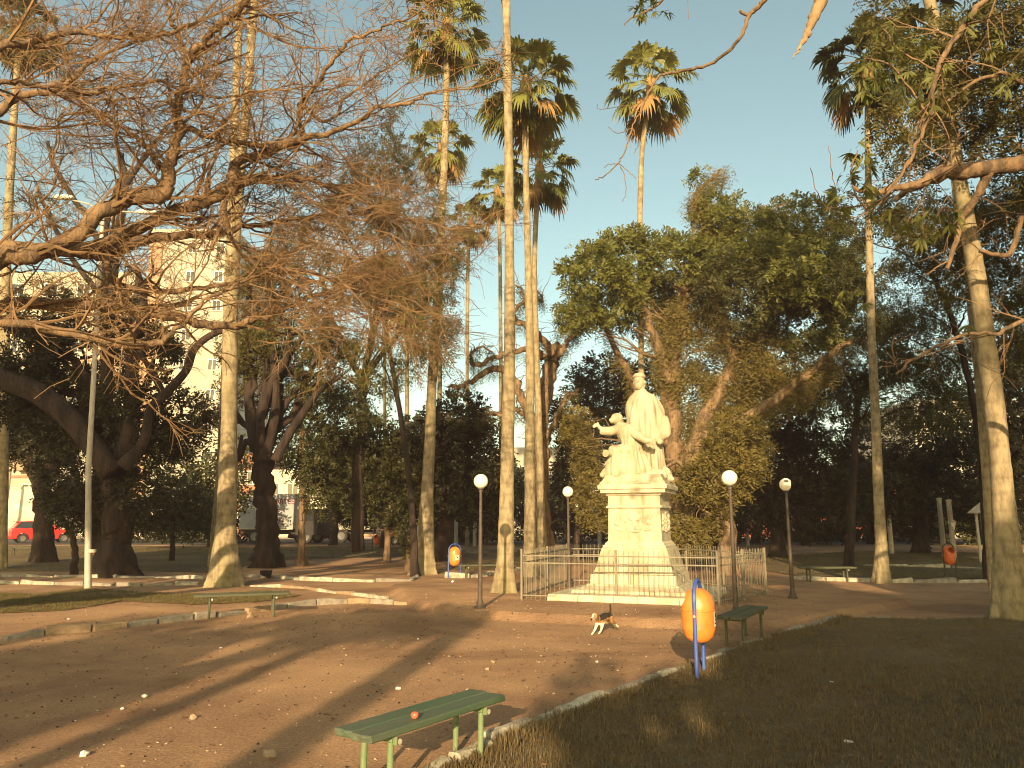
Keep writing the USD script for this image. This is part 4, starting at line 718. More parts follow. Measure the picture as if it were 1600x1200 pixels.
def bare_tree():
    rng = np.random.default_rng(200)
    R_ = [[(-330, 700, 60, 10), (-200, 560, 50, 10.2), (-80, 460, 40, 10.5), (0, 405, 32, 11), (70, 392, 26, 11.2), (120, 368, 24, 11.4), (160, 330, 24, 11.5), (200, 310, 26, 11.6), (240, 304, 28, 11.6), (262, 290, 24, 11.6), (270, 235, 16, 11.5), (282, 200, 15, 11.4), (276, 170, 13, 11.3), (292, 105, 13, 11.2), (310, 72, 11, 11), (345, 38, 12, 10.8), (385, 2, 10, 10.5), (430, -60, 7, 10)],
          [(-200, 480, 34, 11.8), (-60, 400, 30, 12), (0, 391, 26, 12.2), (105, 390, 24, 12.4), (165, 394, 22, 12.6), (235, 372, 16, 12.8), (325, 366, 11, 13), (400, 352, 8, 13.2), (480, 340, 5, 13.5)],
          [(120, 392, 18, 12.4), (190, 368, 18, 12.2), (250, 338, 17, 12), (304, 322, 18, 12), (340, 304, 22, 12), (366, 286, 24, 12), (370, 255, 15, 12), (420, 237, 13, 12), (470, 218, 10, 11.8), (530, 203, 8, 11.6), (590, 170, 6, 11.2), (634, 161, 5, 11), (684, 142, 3, 10.8)],
          [(276, 196, 9, 11.4), (337, 214, 9, 11.6), (390, 227, 9, 11.8), (450, 229, 8, 12), (470, 216, 8, 12), (469, 190, 8, 12), (473, 162, 8, 11.8), (500, 122, 6, 11.5), (527, 86, 6, 11.2), (545, 62, 5, 11), (590, 45, 4, 10.8), (641, 28, 3, 10.6)],
          [(-100, 540, 30, 12), (0, 478, 20, 12.4), (100, 476, 19, 12.8), (180, 478, 21, 13), (260, 492, 16, 13), (330, 508, 13, 13), (400, 500, 10, 13.2), (480, 468, 8, 13.4), (560, 442, 5, 13.6), (640, 420, 3, 14)],
          [(-80, 520, 14, 11), (0, 503, 13, 11.2), (100, 517, 14, 11.4), (175, 535, 13, 11.6), (240, 539, 12, 11.6), (268, 522, 8, 11.6), (320, 470, 5, 11.8), (380, 440, 4, 12)],
          [(366, 290, 14, 12), (420, 275, 9, 12.2), (470, 280, 8, 12.4), (540, 300, 6, 12.6), (600, 330, 5, 12.8), (680, 350, 3, 13)],
          [(345, 310, 12, 12), (356, 350, 10, 12), (372, 390, 8, 12.2), (420, 420, 7, 12.4), (500, 430, 5, 12.6), (600, 470, 3, 12.8)],
          [(-100, 130, 22, 9), (0, 75, 13, 9.4), (40, 66, 11, 9.6), (110, 52, 9, 9.8), (190, 56, 8, 10), (265, 52, 6, 10.2), (340, 20, 4, 10.3)],
          [(-80, 170, 16, 9.5), (0, 132, 8, 9.8), (60, 132, 7, 10), (130, 147, 8, 10.2), (180, 140, 7, 10.4), (240, 128, 5, 10.6), (330, 150, 4, 11), (420, 140, 3, 11)],
          [(-120, 240, 20, 9.6), (-40, 200, 16, 10), (0, 175, 13, 10.2), (30, 152, 12, 10.4), (90, 140, 8, 10.6), (150, 92, 6, 10.8), (230, 60, 5, 11), (300, 40, 3, 11)],
          [(250, 262, 12, 11.6), (230, 230, 8, 11.8), (200, 205, 6, 12), (150, 175, 5, 12.2), (100, 180, 4, 12.4)], [(292, 92, 9, 11.2), (275, 50, 7, 11), (262, 15, 6, 10.8), (250, -30, 5, 10.6)],
          [(470, 165, 7, 11.8), (510, 190, 5, 12), (545, 150, 4, 12), (600, 110, 3, 12)], [(160, 400, 12, 12.5), (180, 440, 10, 12.5), (240, 455, 9, 12.8), (310, 450, 8, 13), (380, 440, 6, 13.2), (450, 402, 4, 13.4)]]
    base = np.array([-11.6, 10.5, 0.0]); t = thing("bare_tree", "huge nearly leafless tree reaching over the left with knotted limbs and fine twigs", "tree", base)
    b0 = at(-330, 700, 10); trunk = bez([base + [0, 0, -.1], base + [.1, 0, 1.2], (base + b0) / 2 + [-.5, 0, .6], b0], 6)
    parts = [tube(trunk, np.interp(np.linspace(0, 1, len(trunk)), [0, .3, 1], [.62, .42, .30]), 12)]
    up = at(-200, 480, 11.8); parts.append(tube(bez([base + [.1, 0, 1.4], (base + up) / 2 + [-.4, 0, 1.2], up], 6), np.linspace(.36, .18, 13), 9)); up2 = at(-100, 130, 9); parts.append(tube(bez([base + [0, 0, 1.6], (base + up2) / 2 + [-.9, 0, 1.2], up2], 6), np.linspace(.34, .12, 13), 9))
    for e in (at(-100, 540, 12), at(-80, 520, 11), at(-80, 170, 9.5), at(-120, 240, 9.6)): s = trunk[8]; parts.append(tube(wob(rng, s, e, 9, .15, .08), np.linspace(.22, .1, 9), 7))
    out = {0: [], 1: [], 2: [], 3: []}; green = []
    for rows in R_:
        b, r = traced(rng, rows); parts.append(tube(b, r, 10)); tang = unit(np.gradient(b, axis=0)); ln = np.cumsum(np.r_[0, np.linalg.norm(np.diff(b, axis=0), axis=1)])
        for s in np.arange(.3, ln[-1], .26):
            k = min(int(np.searchsorted(ln, s)), len(b) - 1)
            if b[k][0] / b[k][1] * 1200 + 800 < -90: continue
            side = unit(rng.normal(0, 1, 3) * np.array([1, 1, .55]) + [.25, 0, .12]); d = unit(tang[k] * .8 + side)
            grow(rng, out, b[k], d, rng.uniform(.8, 1.9), min(.028, max(r[k] * .45, .009)), 3 if rng.random() < .45 else 2, .45, (4, 4, 4), .05)
        e = b[-1]; grow(rng, out, e, tang[-1], 1.4, max(r[-1], .008), 3, .5, (4, 5, 4), .06)
    # the drooping plume of fine twigs right of the limbs
    for k in range(100):
        px, py = rng.uniform(380, 600), rng.uniform(270, 540); p = at(px, py, rng.uniform(11.5, 14)); grow(rng, out, p, np.array([1.0, rng.uniform(-.5, .5), -.12 + rng.normal(0, .22)]), rng.uniform(1.0, 1.8), .012, 2, .5, (5, 5, 4), .10)
    for k in range(64):
        px, py = rng.uniform(-40, 320), rng.uniform(40, 230); p = at(px, py, rng.uniform(9.5, 12)); grow(rng, out, p, np.array([1.0, rng.uniform(-.5, .5), .05 + rng.normal(0, .22)]), rng.uniform(.9, 1.7), .011, 2, .5, (5, 5, 4), .03)
    obj("trunk", rel(join(parts), base), M["bark"], t, True)
    obj("branches", rel(join(out[3] + out[2]), base), M["twig"], t)
    obj("twigs", rel(join(out[1] + out[0]), base), M["twig"], t, kind="stuff")
    bl = [blob(px, py, rx, ry, Y) for px, py, rx, ry, Y in ((640, 130, 50, 26, 12), (600, 250, 60, 40, 14), (640, 320, 60, 60, 15), (560, 310, 50, 40, 14.5), (470, 250, 40, 26, 13), (50, 60, 50, 50, 12), (90, 100, 60, 30, 12), (60, 330, 60, 24, 13), (420, 300, 40, 30, 13), (380, 400, 40, 30, 14), (100, 460, 80, 30, 14), (680, 390, 40, 40, 15), (690, 490, 40, 40, 15))]
    obj("last_leaves", rel(crown_of(rng, bl, 2500, .16, 10, .05, .018, .3, 1.6, .46, 201), base), M["leaf_olive"], t)
bare_tree()
def winter_tree(label, trunk, Y, seed, n, L, mat="twig_dark", spread=(0, 0, 1), kids=(4, 5, 5), group=None):
    """A bare tree farther off: traced stems and fine forking twigs."""
    rng = np.random.default_rng(seed); paths = [traced(rng, [(a, b, c, Y) for a, b, c in rows], .04, 6) for rows in trunk]; base = paths[0][0][0].copy(); base[2] = float(gz(base[0], base[1])); t = thing("bare_tree", label, "tree", base, 0, group)
    out = {0: [], 1: [], 2: [], 3: []}; parts = [tube(b, r, 8) for b, r in paths]
    for b, r in paths:
        tang = unit(np.gradient(b, axis=0))
        for k in rng.choice(np.arange(len(b) // 2, len(b)), n): grow(rng, out, b[k], unit(tang[k] * .6 + rng.normal(0, .8, 3) + [0, 0, .3]), rng.uniform(.6, 1.1) * L, max(r[k] * .4, .02), 3, .7, kids, .02)
    obj("trunk", rel(join(parts), base), M["bark_dark"], t, True); obj("branches", rel(join(out[3] + out[2]), base), M[mat], t); obj("twigs", rel(join(out[1] + out[0]), base), M[mat], t, kind="stuff")
winter_tree("dark bare tree with fine twigs against the sky behind the street light", [[(150, 862, 30), (160, 700, 22), (170, 500, 16), (192, 300, 12), (190, 240, 9)], [(180, 420, 12), (130, 330, 9), (90, 270, 7), (75, 220, 5)], [(192, 300, 9), (230, 240, 7), (260, 200, 5)], [(170, 480, 10), (110, 400, 8), (60, 300, 6)]], 30, 210, 5, 3.2)
winter_tree("reddish bare tree behind the second palm's twigs", [[(560, 862, 22), (560, 700, 16), (575, 560, 12), (600, 460, 9)], [(575, 580, 9), (640, 500, 7), (700, 430, 5)], [(570, 600, 9), (520, 500, 7), (500, 420, 5)], [(590, 500, 8), (650, 430, 6), (720, 380, 4)]], 32, 211, 7, 3.4, "twig")

def big_leaf(rng, p, axis, ln, n=6):
    """A palmate leaf of long pointed leaflets hanging from one stalk."""
    V, F, k0 = [], [], 0; a = unit(axis); b = unit(np.cross(a, rng.normal(size=3))); c = np.cross(a, b)
    V.append(tube([p, p + a * ln * .25, p + a * ln * .5], [.003, .0025, .002], 3, False)); c0 = p + a * ln * .5; parts = [V[0]]
    for k in range(n):
        th = np.linspace(-1.25, 1.25, n)[k] + rng.normal(0, .1); d = unit(a * math.cos(th) + b * math.sin(th) + c * rng.normal(0, .15) + [0, 0, -.25]); l = ln * rng.uniform(.75, 1.1); w = unit(np.cross(d, c)); s = np.array([0, .25, .55, .8, 1.0]); wd = np.array([.006, .17, .20, .11, .004]) * l * .62
        mid = c0 + d * (s * l)[:, None]; mid[:, 2] -= .22 * l * s**2; up = np.cross(d, w) * .03 * l
        left, right = mid + w * wd[:, None] + up, mid - w * wd[:, None] + up; v = np.stack([left, mid, right], 1).reshape(-1, 3); f = []
        for i in range(4):
            for j in (0, 1): q = 3 * i + j; f += [(q, q + 1, q + 4), (q, q + 4, q + 3)]
        parts.append((v, np.array(f)))
    return join(parts)
def right_tree():
    rng = np.random.default_rng(220); base = np.array([13.5, 12.0, 0.0]); t = thing("shade_tree", "tree at the upper right with a thick low limb and bold hanging leaves", "tree", base)
    R_ = [[(1900, 330, 44, 12), (1760, 280, 36, 12), (1640, 262, 30, 12), (1600, 254, 26, 12), (1550, 262, 24, 12), (1500, 268, 26, 12), (1470, 268, 18, 12), (1440, 286, 14, 12), (1400, 292, 10, 12), (1375, 300, 9, 12), (1350, 298, 7, 12), (1335, 294, 5, 12)], [(1480, 270, 16, 12), (1440, 288, 12, 12.4), (1412, 300, 10, 12.8), (1400, 312, 8, 13)],
          [(1545, 265, 18, 12), (1530, 300, 13, 12.2), (1505, 340, 10, 12.4), (1480, 420, 6, 12.6)], [(1780, -80, 30, 9), (1640, -30, 14, 8.5), (1545, -5, 9, 8.2), (1500, 50, 9, 8), (1465, 110, 8, 8), (1450, 180, 6, 8), (1420, 250, 5, 8), (1372, 330, 4, 8)],
          [(1600, 320, 8, 13), (1585, 380, 9, 13), (1570, 400, 8, 13), (1530, 392, 6, 13)], [(1720, 560, 12, 11), (1620, 500, 8, 11), (1560, 520, 6, 11), (1500, 524, 5, 11), (1430, 560, 4, 11), (1400, 585, 3, 11)], [(1700, 420, 14, 12), (1640, 180, 10, 12), (1580, 120, 7, 12), (1520, 130, 5, 12), (1440, 190, 4, 12)]]
    b0 = at(1900, 330, 12); parts = [tube(bez([base + [0, 0, -.1], base + [0, 0, 2.5], base + [-.1, 0, 5], b0 + [.3, 0, -.5], b0], 6), np.interp(np.linspace(0, 1, 25), [0, .2, 1], [.6, .42, .22]), 12)]
    for rows in ((1780, -80, 9), (1700, 420, 12), (1720, 560, 11)): parts.append(tube(wob(rng, base + [0, 0, 4.5], at(*rows), 9, .1, .05), np.linspace(.24, .07, 9), 8))
    out = {0: [], 1: [], 2: [], 3: []}
    for rows in R_:
        b, r = traced(rng, rows, .012); parts.append(tube(b, r, 10)); tang = unit(np.gradient(b, axis=0))
        for k in range(5, len(b), 2):
            if rng.random() < .75: grow(rng, out, b[k], unit(tang[k] * .5 + rng.normal(0, .7, 3)), rng.uniform(.5, 1.1), min(.014, r[k] * .4), 1, .8, (4, 3, 3), .05)
    obj("trunk", rel(join(parts), base), M["bark"], t, True); obj("twigs", rel(join(out[1] + out[0]), base), M["twig"], t, kind="stuff")
    bl = [blob(*b) for b in ((1440, 60, 70, 60, 13), (1540, 90, 80, 80, 13), (1600, 200, 70, 80, 13), (1420, 180, 60, 60, 12.5), (1500, 180, 60, 50, 14), (1560, 10, 80, 50, 12), (1380, 20, 40, 40, 15), (1420, 240, 60, 40, 15), (1440, 340, 60, 36, 15), (1560, 350, 70, 60, 15), (1500, 420, 60, 50, 16), (1590, 440, 60, 60, 15), (1400, 380, 50, 40, 16), (1340, 320, 44, 26, 17), (1660, 100, 90, 120, 12), (1680, 320, 90, 90, 13), (1660, 480, 80, 70, 14), (1800, 150, 160, 160, 12), (1850, 400, 160, 120, 13))]
    obj("crown", rel(crown_of(rng, bl, 6400, .29, 12, .105, .036, .35, 1.1, .44, 221, 1.2), base), M["leaf_olive"], t)
    lp = []
    for (px, py, n, Y) in ((1340, 235, 6, 7.6), (1352, 265, 6, 7.6), (1330, 290, 6, 7.5), (1310, 300, 3, 7.5), (1360, 92, 8, 8.4), (1340, 110, 8, 8.4), (1375, 120, 8, 8.4), (1400, 85, 7, 8.2), (1410, 115, 7, 8.2), (1390, 50, 5, 8.2), (1440, 60, 5, 8), (1470, 110, 6, 8), (1450, 160, 5, 8), (1425, 330, 4, 8), (1480, 330, 5, 8), (1455, 345, 4, 8), (1290, 335, 2, 7.6), (1372, 330, 3, 7.8), (1400, 160, 5, 8.2), (1350, 150, 4, 8.4), (1490, 35, 4, 8), (1545, 60, 5, 8), (1570, 130, 5, 8.5), (1480, 500, 3, 9), (1340, 460, 3, 10), (1310, 475, 3, 10)):
        for _ in range(n): lp.append(at(px + rng.normal(0, 13), py + rng.normal(0, 11), Y + rng.normal(0, .15)))
    for p in lp: obj("leaf", rel(big_leaf(rng, p, rng.normal(0, .8, 3) + [0, 0, -.35], rng.uniform(.10, .16), int(rng.integers(4, 7))), base), M["leaf_light"], t)
    for rows in ([(1420, 250, 4, 8), (1390, 300, 3.4, 7.9), (1350, 320, 3, 7.7), (1330, 275, 2.4, 7.6), (1340, 235, 2, 7.6)], [(1350, 320, 3, 7.7), (1310, 325, 2, 7.6), (1285, 318, 1.6, 7.6), (1266, 262, 1.2, 7.6)], [(1310, 322, 2, 7.6), (1300, 270, 1.4, 7.6), (1294, 228, 1, 7.6)], [(1450, 180, 4, 8), (1400, 110, 3, 8.2), (1360, 92, 2.6, 8.4), (1320, 100, 2, 8.4)], [(1465, 110, 3.5, 8), (1410, 80, 2.6, 8.2), (1380, 45, 2, 8.2)]):
        b, r = traced(rng, rows, .006); obj("leaf_stalk", rel(tube(b, r, 5), base), M["twig"], t)
right_tree()
def overhead():
    """Branch ends that hang into the top of the picture from a tree behind the camera."""
    rng = np.random.default_rng(230); base = np.array([4.6, -5.5, 0]); t = thing("overhanging_tree", "tree behind the viewer whose bare branch ends hang into the sky at the top right", "tree", base)
    top = base + [-.5, 1.5, 6.5]; parts = [tube(bez([base - [0, 0, .1], base + [.1, .2, 3], top], 7), np.interp(np.linspace(0, 1, 15), [0, .2, 1], [.36, .27, .16]), 12)]
    A = [(1330, -260, 16, 4.2), (1240, -60, 8, 5), (1195, 0, 8, 5.2), (1170, 25, 6.5, 5.3), (1158, 58, 5.5, 5.3), (1125, 90, 5, 5.4), (1096, 104, 5, 5.4), (1060, 112, 4.4, 5.4), (1030, 118, 3.6, 5.4), (1012, 150, 3, 5.4), (1000, 175, 2.6, 5.4), (988, 200, 2.4, 5.4), (978, 232, 2.2, 5.4), (968, 252, 2, 5.4), (945, 275, 1.8, 5.4), (930, 280, 1.4, 5.4)]
    b, r = traced(rng, A, .004); parts.append(tube(b, r, 9)); parts.append(tube(bez([top, top + [-.5, 3.2, 1.0], b[0]], 7), np.linspace(.15, r[0], 15), 9))
    for rows in ([(1170, 25, 5, 5.3), (1160, 20, 5.5, 5.3), (1157, 18, 5, 5.3)], [(988, 200, 1.6, 5.4), (965, 208, 1.2, 5.4), (950, 198, 1, 5.4)], [(988, 200, 1.6, 5.4), (996, 225, 1.2, 5.4), (990, 240, 1, 5.4)], [(968, 256, 1.6, 5.4), (976, 275, 1.4, 5.4), (978, 300, 1.2, 5.4), (973, 315, 1, 5.4)], [(968, 256, 1.5, 5.4), (952, 256, 1.2, 5.4), (944, 262, 1, 5.4)], [(1000, 175, 1.6, 5.4), (980, 165, 1.2, 5.4), (938, 170, 1, 5.4), (934, 162, .9, 5.4)], [(968, 256, 1.4, 5.4), (985, 270, 1.1, 5.4), (994, 278, .9, 5.4)]):
        c, q = traced(rng, rows, .003); parts.append(tube(c, q, 5))
    obj("trunk", rel(join(parts), base), M["bark"], t, True)
    B_ = [(1330, -180, 26, 4.6), (1300, -60, 24, 5), (1286, -10, 21, 5.2), (1275, 20, 17, 5.2), (1262, 52, 11, 5.2), (1250, 72, 5, 5.2), (1239, 91, 1.5, 5.2)]
    c, q = traced(rng, B_, .004, 8); q = q * (1 + .18 * rng.normal(size=len(q)) * np.linspace(0, 1, len(q))); obj("split_branch", rel(join([tube(c, q, 9), tube(bez([top, (top + c[0]) / 2 + [.4, 0, .5], c[0]], 7), np.linspace(.13, q[0], 15), 8)]), base), M["bark_pale"], t, 40, label="torn branch end of bare yellowish wood")
    D = [(1085, -120, 7, 5), (1060, -40, 5, 5.2), (1030, 5, 4, 5.4), (1010, 18, 3, 5.4), (990, 26, 2.4, 5.4), (975, 40, 1.6, 5.4)]; e, s = traced(rng, D, .004); obj("leafy_twig", rel(join([tube(e, s, 6), tube(bez([top, top + [-1, 3, 1.2], e[0]], 6), np.linspace(.1, s[0], 13), 7)]), base), M["twig"], t)
    for k in range(22): obj("leaf", rel(big_leaf(rng, at(rng.uniform(985, 1040), rng.uniform(-5, 28), 5.4), rng.normal(0, .8, 3) + [0, 0, -.3], rng.uniform(.045, .075), 5), base), M["leaf_light"], t)
    h = [(1070, -60, 2.5, 5.5), (1074, 0, 1.5, 5.5), (1076, 29, 1.2, 5.5)]; e, s = traced(rng, h, .002); obj("hanging_twig", rel(join([tube(e, s, 5), tube([b[1], e[0]], [.01, s[0]], 5)]), base), M["twig"], t)
overhead()

# ------------------------------------------------------------------ trees behind the viewer: their shade falls over the lawn and the path
def behind(label, x, y, trunk_r, h, blobs, seed, n=2200, leaf="leaf_mid", size=.5, ll=.26, lw=.12, name="shade_tree", cut=.36):
    rng = np.random.default_rng(seed); base = np.array([x, y, 0.0]); t = thing(name, label, "tree", base)
    tr = bez([base - [0, 0, .1], base + [rng.normal(0, .1), 0, h * .5], base + [rng.normal(0, .15), 0, h]], 8); parts = [tube(tr, np.interp(np.linspace(0, 1, len(tr)), [0, .15, 1], [trunk_r * 1.4, trunk_r, trunk_r * .7]), 10)]
    bl = [((bx, by, bz), (rx, ry, rz)) for bx, by, bz, rx, ry, rz in blobs]; parts += limbs_to(rng, tr, bl, trunk_r * .45, 3)
    obj("trunk", rel(join(parts), base), M["bark"], t, True)
    if n: obj("crown", rel(crown_of(rng, bl, n, size, 7, ll, lw, .3, .5, cut, seed), base), M[leaf], t)
def shade(X, Zc, rX, rZ, y): return (X - math.tan(SH_AZ) * -y, y, Zc - 0.3007 * y * 1.0, rX, max(rX, rZ) * .8, rZ)
y0 = -13.0
behind("broad leafy tree behind the viewer that shades the lawn", 2.8, y0, .4, 7, [shade(*q, y0) for q in ((2.9, 2.0, 1.25, 1.0), (4.6, 2.2, 1.4, 1.5), (6.5, 2.6, 1.6, 1.9), (8.7, 3.2, 1.6, 2.2), (1.75, 2.25, .5, .55), (2.3, 3.5, .85, .75), (3.8, 3.8, 1.1, .9), (2.75, 4.65, .62, .5), (4.0, 4.75, 1.1, .6), (5.8, 4.7, 1.5, .62), (8.0, 4.8, 1.5, .6), (10.6, 4.4, 1.6, 1.6), (0.75, 1.35, .45, .34), (1.4, 1.5, .7, .55), (-.15, 2.33, .32, .16), (4.7, 6.7, .8, .5), (9.6, 6.7, 1.5, .6))], 300, 7600, cut=.28, ll=.34, lw=.2)
behind("thin crowned tree behind the viewer on the left", -6.5, -9.0, .2, 5, [shade(*q, -9.0) for q in ((-4.6, 4.15, .7, .10), (-3.3, 4.1, .5, .08), (-5.6, 2.45, .6, .09), (-7.2, 2.7, .7, .15), (-6.4, 1.95, .5, .10), (-6.5, 3.3, .6, .09))], 304, 1500, cut=.38)
behind("large dense tree beside the viewer on the right", 14.5, 3.0, .5, 9, [shade(9.2, 9.5, 1.3, 1.6, 3.), shade(11.5, 10.5, 2, 2.4, 3.), shade(9.6, 12.8, 1.5, 1.6, 3.), shade(12.5, 14, 2.2, 2, 3.), shade(14.5, 11, 2.4, 2.4, 3.), shade(9.8, 15.6, 1.4, 1.4, 3.), shade(12, 17, 2, 1.6, 3.), shade(15, 16, 2, 2, 3.)], 303, 4200, ll=.4, lw=.22)
y1 = -22.0
behind("tall dense tree at the back right, behind the viewer", 4.5, y1, .5, 12, [shade(9.5, 9, 2.4, 2.2, y1), shade(12.5, 10, 2.6, 3, y1), shade(11, 13, 2.4, 2.4, y1), shade(14, 15, 2.5, 2.5, y1)], 301, 3000, ll=.4, lw=.22)
yl = -2.0
behind("large dense tree beside the viewer on the left", -17.5, yl, .5, 9, [shade(-14.6, 9.6, 1.9, 1.9, yl), shade(-16.5, 10.5, 2.4, 2.8, yl), shade(-19.5, 10, 2.4, 2.8, yl), shade(-15.6, 13, 2.0, 1.9, yl), shade(-18.5, 14, 2.4, 2, yl), shade(-22, 12, 2.6, 3, yl)], 302, 5600, ll=.4, lw=.22, cut=.3)
for k, (X, y, r, h, ln) in enumerate(((-2.65, -14, .30, 8.6, .1), (-4.0, -11, .20, 7.0, -.2), (-5.0, -16, .27, 8.8, .2), (-5.8, -12, .16, 7.5, .3), (-6.6, -18, .27, 9.3, -.3), (-7.7, -15, .28, 8.3, .2), (-9.0, -17, .3, 9, .3))):
    rng = np.random.default_rng(400 + k); x = X - math.tan(SH_AZ) * -y; base = np.array([x, y, 0.0]); t = thing("fan_palm", ("tall palm behind the viewer, nearest the middle", "thinnest trunk among the palms behind the viewer", "palm behind the viewer, third from the middle", "slim palm behind the viewer, fourth from the middle", "palm behind the viewer, farthest back", "palm behind the viewer, second from the left end", "palm behind the viewer at the left end of the row")[k], "palm tree", base)
    tr = bez([base - [0, 0, .1], base + [ln * .4, 0, h * .45], base + [ln, 0, h]], 8); obj("trunk", rel(tube(tr, np.interp(np.linspace(0, 1, len(tr)), [0, .1, 1], [r * 1.5, r, r * .7]), 10), base), M["palm"], t, True)
    for q in range(0 if k in (0, 2, 4) else 8): obj("frond", fan_frond(rng, np.array([ln, 0, h]), q * 2.4, math.radians(60 - 9 * q), .45, .42, .5 + .03 * q), M["frond"], t)

# ------------------------------------------------------------------ lamps
def lamp_mesh(t, H=2.42, broken=False):
    obj("pole", lathe([(.10, -.05), (.10, .03), (.075, .05), (.06, .12), (.045, .16), (.042, .6), (.042, .62), (.037, .66), (.034, H * .62), (.031, H * .64), (.028, H - .30), (.037, H - .29), (.037, H - .25), (.06, H - .24), (.06, H - .22), (0, H - .22)], 16), M["lamp_pole"], t, 40)
    g = m3.Manifold.sphere(.135, 40).translate((0, 0, H - .09))
    if broken: g = g - m3.Manifold.sphere(.10, 20).translate((-.06, -.10, H + .05)) - m3.Manifold.sphere(.11, 24).translate((0, 0, H - .09)) - m3.Manifold.cube((.2, .3, .2)).translate((.03, -.15, H - .22))
    obj("globe", g, M["globe"], t, 40)
def on(px, py, z=None):
    p = ground(px, py); return (p[0], p[1], float(gz(p[0], p[1])))
def on2(px, py):
    """As on(), for things on the raised edge round the monument."""
    p = ground(px, py, PLAT_H); return (p[0], p[1], float(gz(p[0], p[1])))
lp = thing("globe_lamp", "dark lamp post with a white globe in front of the straight middle palm", "street lamp", on2(750, 941), 0, "globe lamps of the square"); lamp_mesh(lp)
q = on2(1150, 951); dup(lp, q, 40, "dark lamp post with a white globe at the right end of the iron fence")
mY = 19.6; q = at(889, 900, mY); dup(lp, (q[0], mY, float(gz(q[0], mY))), 80, "lamp post with a white globe standing behind the left side of the iron fence")
q = at(905, 862, 34); dup(lp, (at(901, 800, 33)[0], 33, float(gz(3, 33))), 0, "distant globe lamp half hidden beside the fenced lamp's globe")
q = at(466, 850, 44); dup(lp, (q[0], 44, float(gz(-12, 44))), 0, "tiny distant globe lamp beside the lettered white truck")
lb = thing("globe_lamp", "lamp post with a broken white globe in the shade at the right", "street lamp", on(1239, 935), 20, "globe lamps of the square"); lamp_mesh(lb, 2.45, True)
# the tall street light
s0 = ground(138, 921); s0[2] = 0
sl = thing("street_light", "tall pale street light pole with two lamp arms among the bare branches at the left", "street light", s0)
tp = at(161, 332, s0[1]) - s0; obj("pole", tube([(0, 0, -.1), (tp[0] * .5, 0, tp[2] * .3), (tp[0], 0, tp[2])], [.085, .07, .05], 12), M["galv"], sl, True)
obj("clamp", lathe([(.08, .92), (.10, .92), (.10, 1.0), (.08, 1.0)], 14), M["galv"], sl)
for s, dy in ((-1, -.2), (1, .3)):
    e = tp + [s * .28, dy, .16]; e2 = tp + [s * .85, dy * 2, .24]
    obj("arm", tube([tp - [0, 0, .1], e, e2], [.028, .026, .024], 8), M["galv"], sl, True)
    hd = fuse([m3.Manifold.sphere(1, 24).scale((.30, .12, .075)).translate(tuple(e2 + [s * .05, 0, .03]))], .03, 1); obj("lamp_head", (np.array(hd.vertices), np.array(hd.faces)), M["white"], sl, True)
ls = at(1488, 822, 36); ln_ = thing("lantern_post", "old style lantern on a post in the shade left of the thick leaning palm", "street lamp", (ls[0], 36, float(gz(9, 36))))
obj("pole", lathe([(.09, -.05), (.09, .1), (.04, .2), (.035, 1.25), (.06, 1.3), (0, 1.31)], 10), M["lamp_pole"], ln_); obj("lantern", lathe([(.10, 1.31), (.17, 1.62), (.20, 1.63)], 6), M["globe"], ln_); obj("lantern_cap", lathe([(.22, 1.632), (.06, 1.78), (.03, 1.84), (0, 1.86)], 6), M["galv"], ln_)

# ------------------------------------------------------------------ benches
def plank(x0, x1, y0, y1, z0, z1, seed, ragged=.01):
    m = trimesh.Trimesh(*box(x0, x1, y0, y1, z0, z1, .006)); 
    for _ in range(3): m = m.subdivide()
    v = np.array(m.vertices); v += (np.stack([meshkit.fbm(v * [3, 18, 18] + seed, 3, seed + k) for k in range(3)], -1) - .5) * [ragged * 1.5, .010, .008]
    e = (np.abs(v[:, 0] - x0) < .03) | (np.abs(v[:, 0] - x1) < .03); v[e, 0] += (meshkit.noise(v[e] * 30, seed) - .5) * ragged * 2; return v, np.array(m.faces)
def bench(name, label, loc, rz, ln, w, h, pm, lm, seed, group):
    t = thing(name, label, "bench", loc, rz, group); g = .012
    obj("plank", plank(-ln / 2, ln / 2, -w / 2, -g / 2, h - .045, h, seed), M[pm], t); obj("plank", plank(-ln / 2 + .015, ln / 2 + .012, g / 2, w / 2, h - .043, h + .002, seed + 1), M[pm], t)
    for s in (-1, 1):
        x = s * ln * .335
        obj("bracket", join([box(x - .02, x + .02, -w / 2 + .03, w / 2 - .03, h - .085, h - .049, .004), box(x - .004, x + .004, -w / 2 + .0, -w / 2 + .029, h - .10, h - .049)]), M[lm], t)
        for c in (-1, 1): obj("leg", tube([(x, c * w * .34, -.12), (x, c * w * .34, h - .086)], [.021, .021], 12), M[lm], t, 50)
        obj("bolt", spin(lathe([(0, .0), (.017, 0), (.017, .012), (0, .012)], 10), 90, axis="x") if False else shift(tube([(0, -.02, 0), (0, .0, 0)], [.017, .017], 10), (x + .035, -w / 2 + .025, h - .085)), M["galv"], t)
    return t
hB = .405; c1, c2, c3, c4 = ground(793, 1084, hB), ground(730, 1078, hB), ground(513, 1140, hB), ground(585, 1149, hB)
ctr = (c1 + c2 + c3 + c4) / 4; ax = (c1 + c2) / 2 - (c3 + c4) / 2; ln = np.linalg.norm(ax[:2]); rz = math.degrees(math.atan2(ax[1], ax[0])); wd = (np.linalg.norm((c1 - c2)[:2]) + np.linalg.norm((c3 - c4)[:2])) / 2
print("bench", ln, wd, rz)
bench("park_bench", "green plank bench in the foreground with a small red fruit on it", (ctr[0], ctr[1], 0), rz, ln, max(.28, min(wd, .36)), hB, "bench", "bench_leg", 1, "plank benches of the square")
ap = ground(648, 1123, hB + .004); fr = thing("apple", "small red fruit lying on the green foreground bench", "fruit", ap)
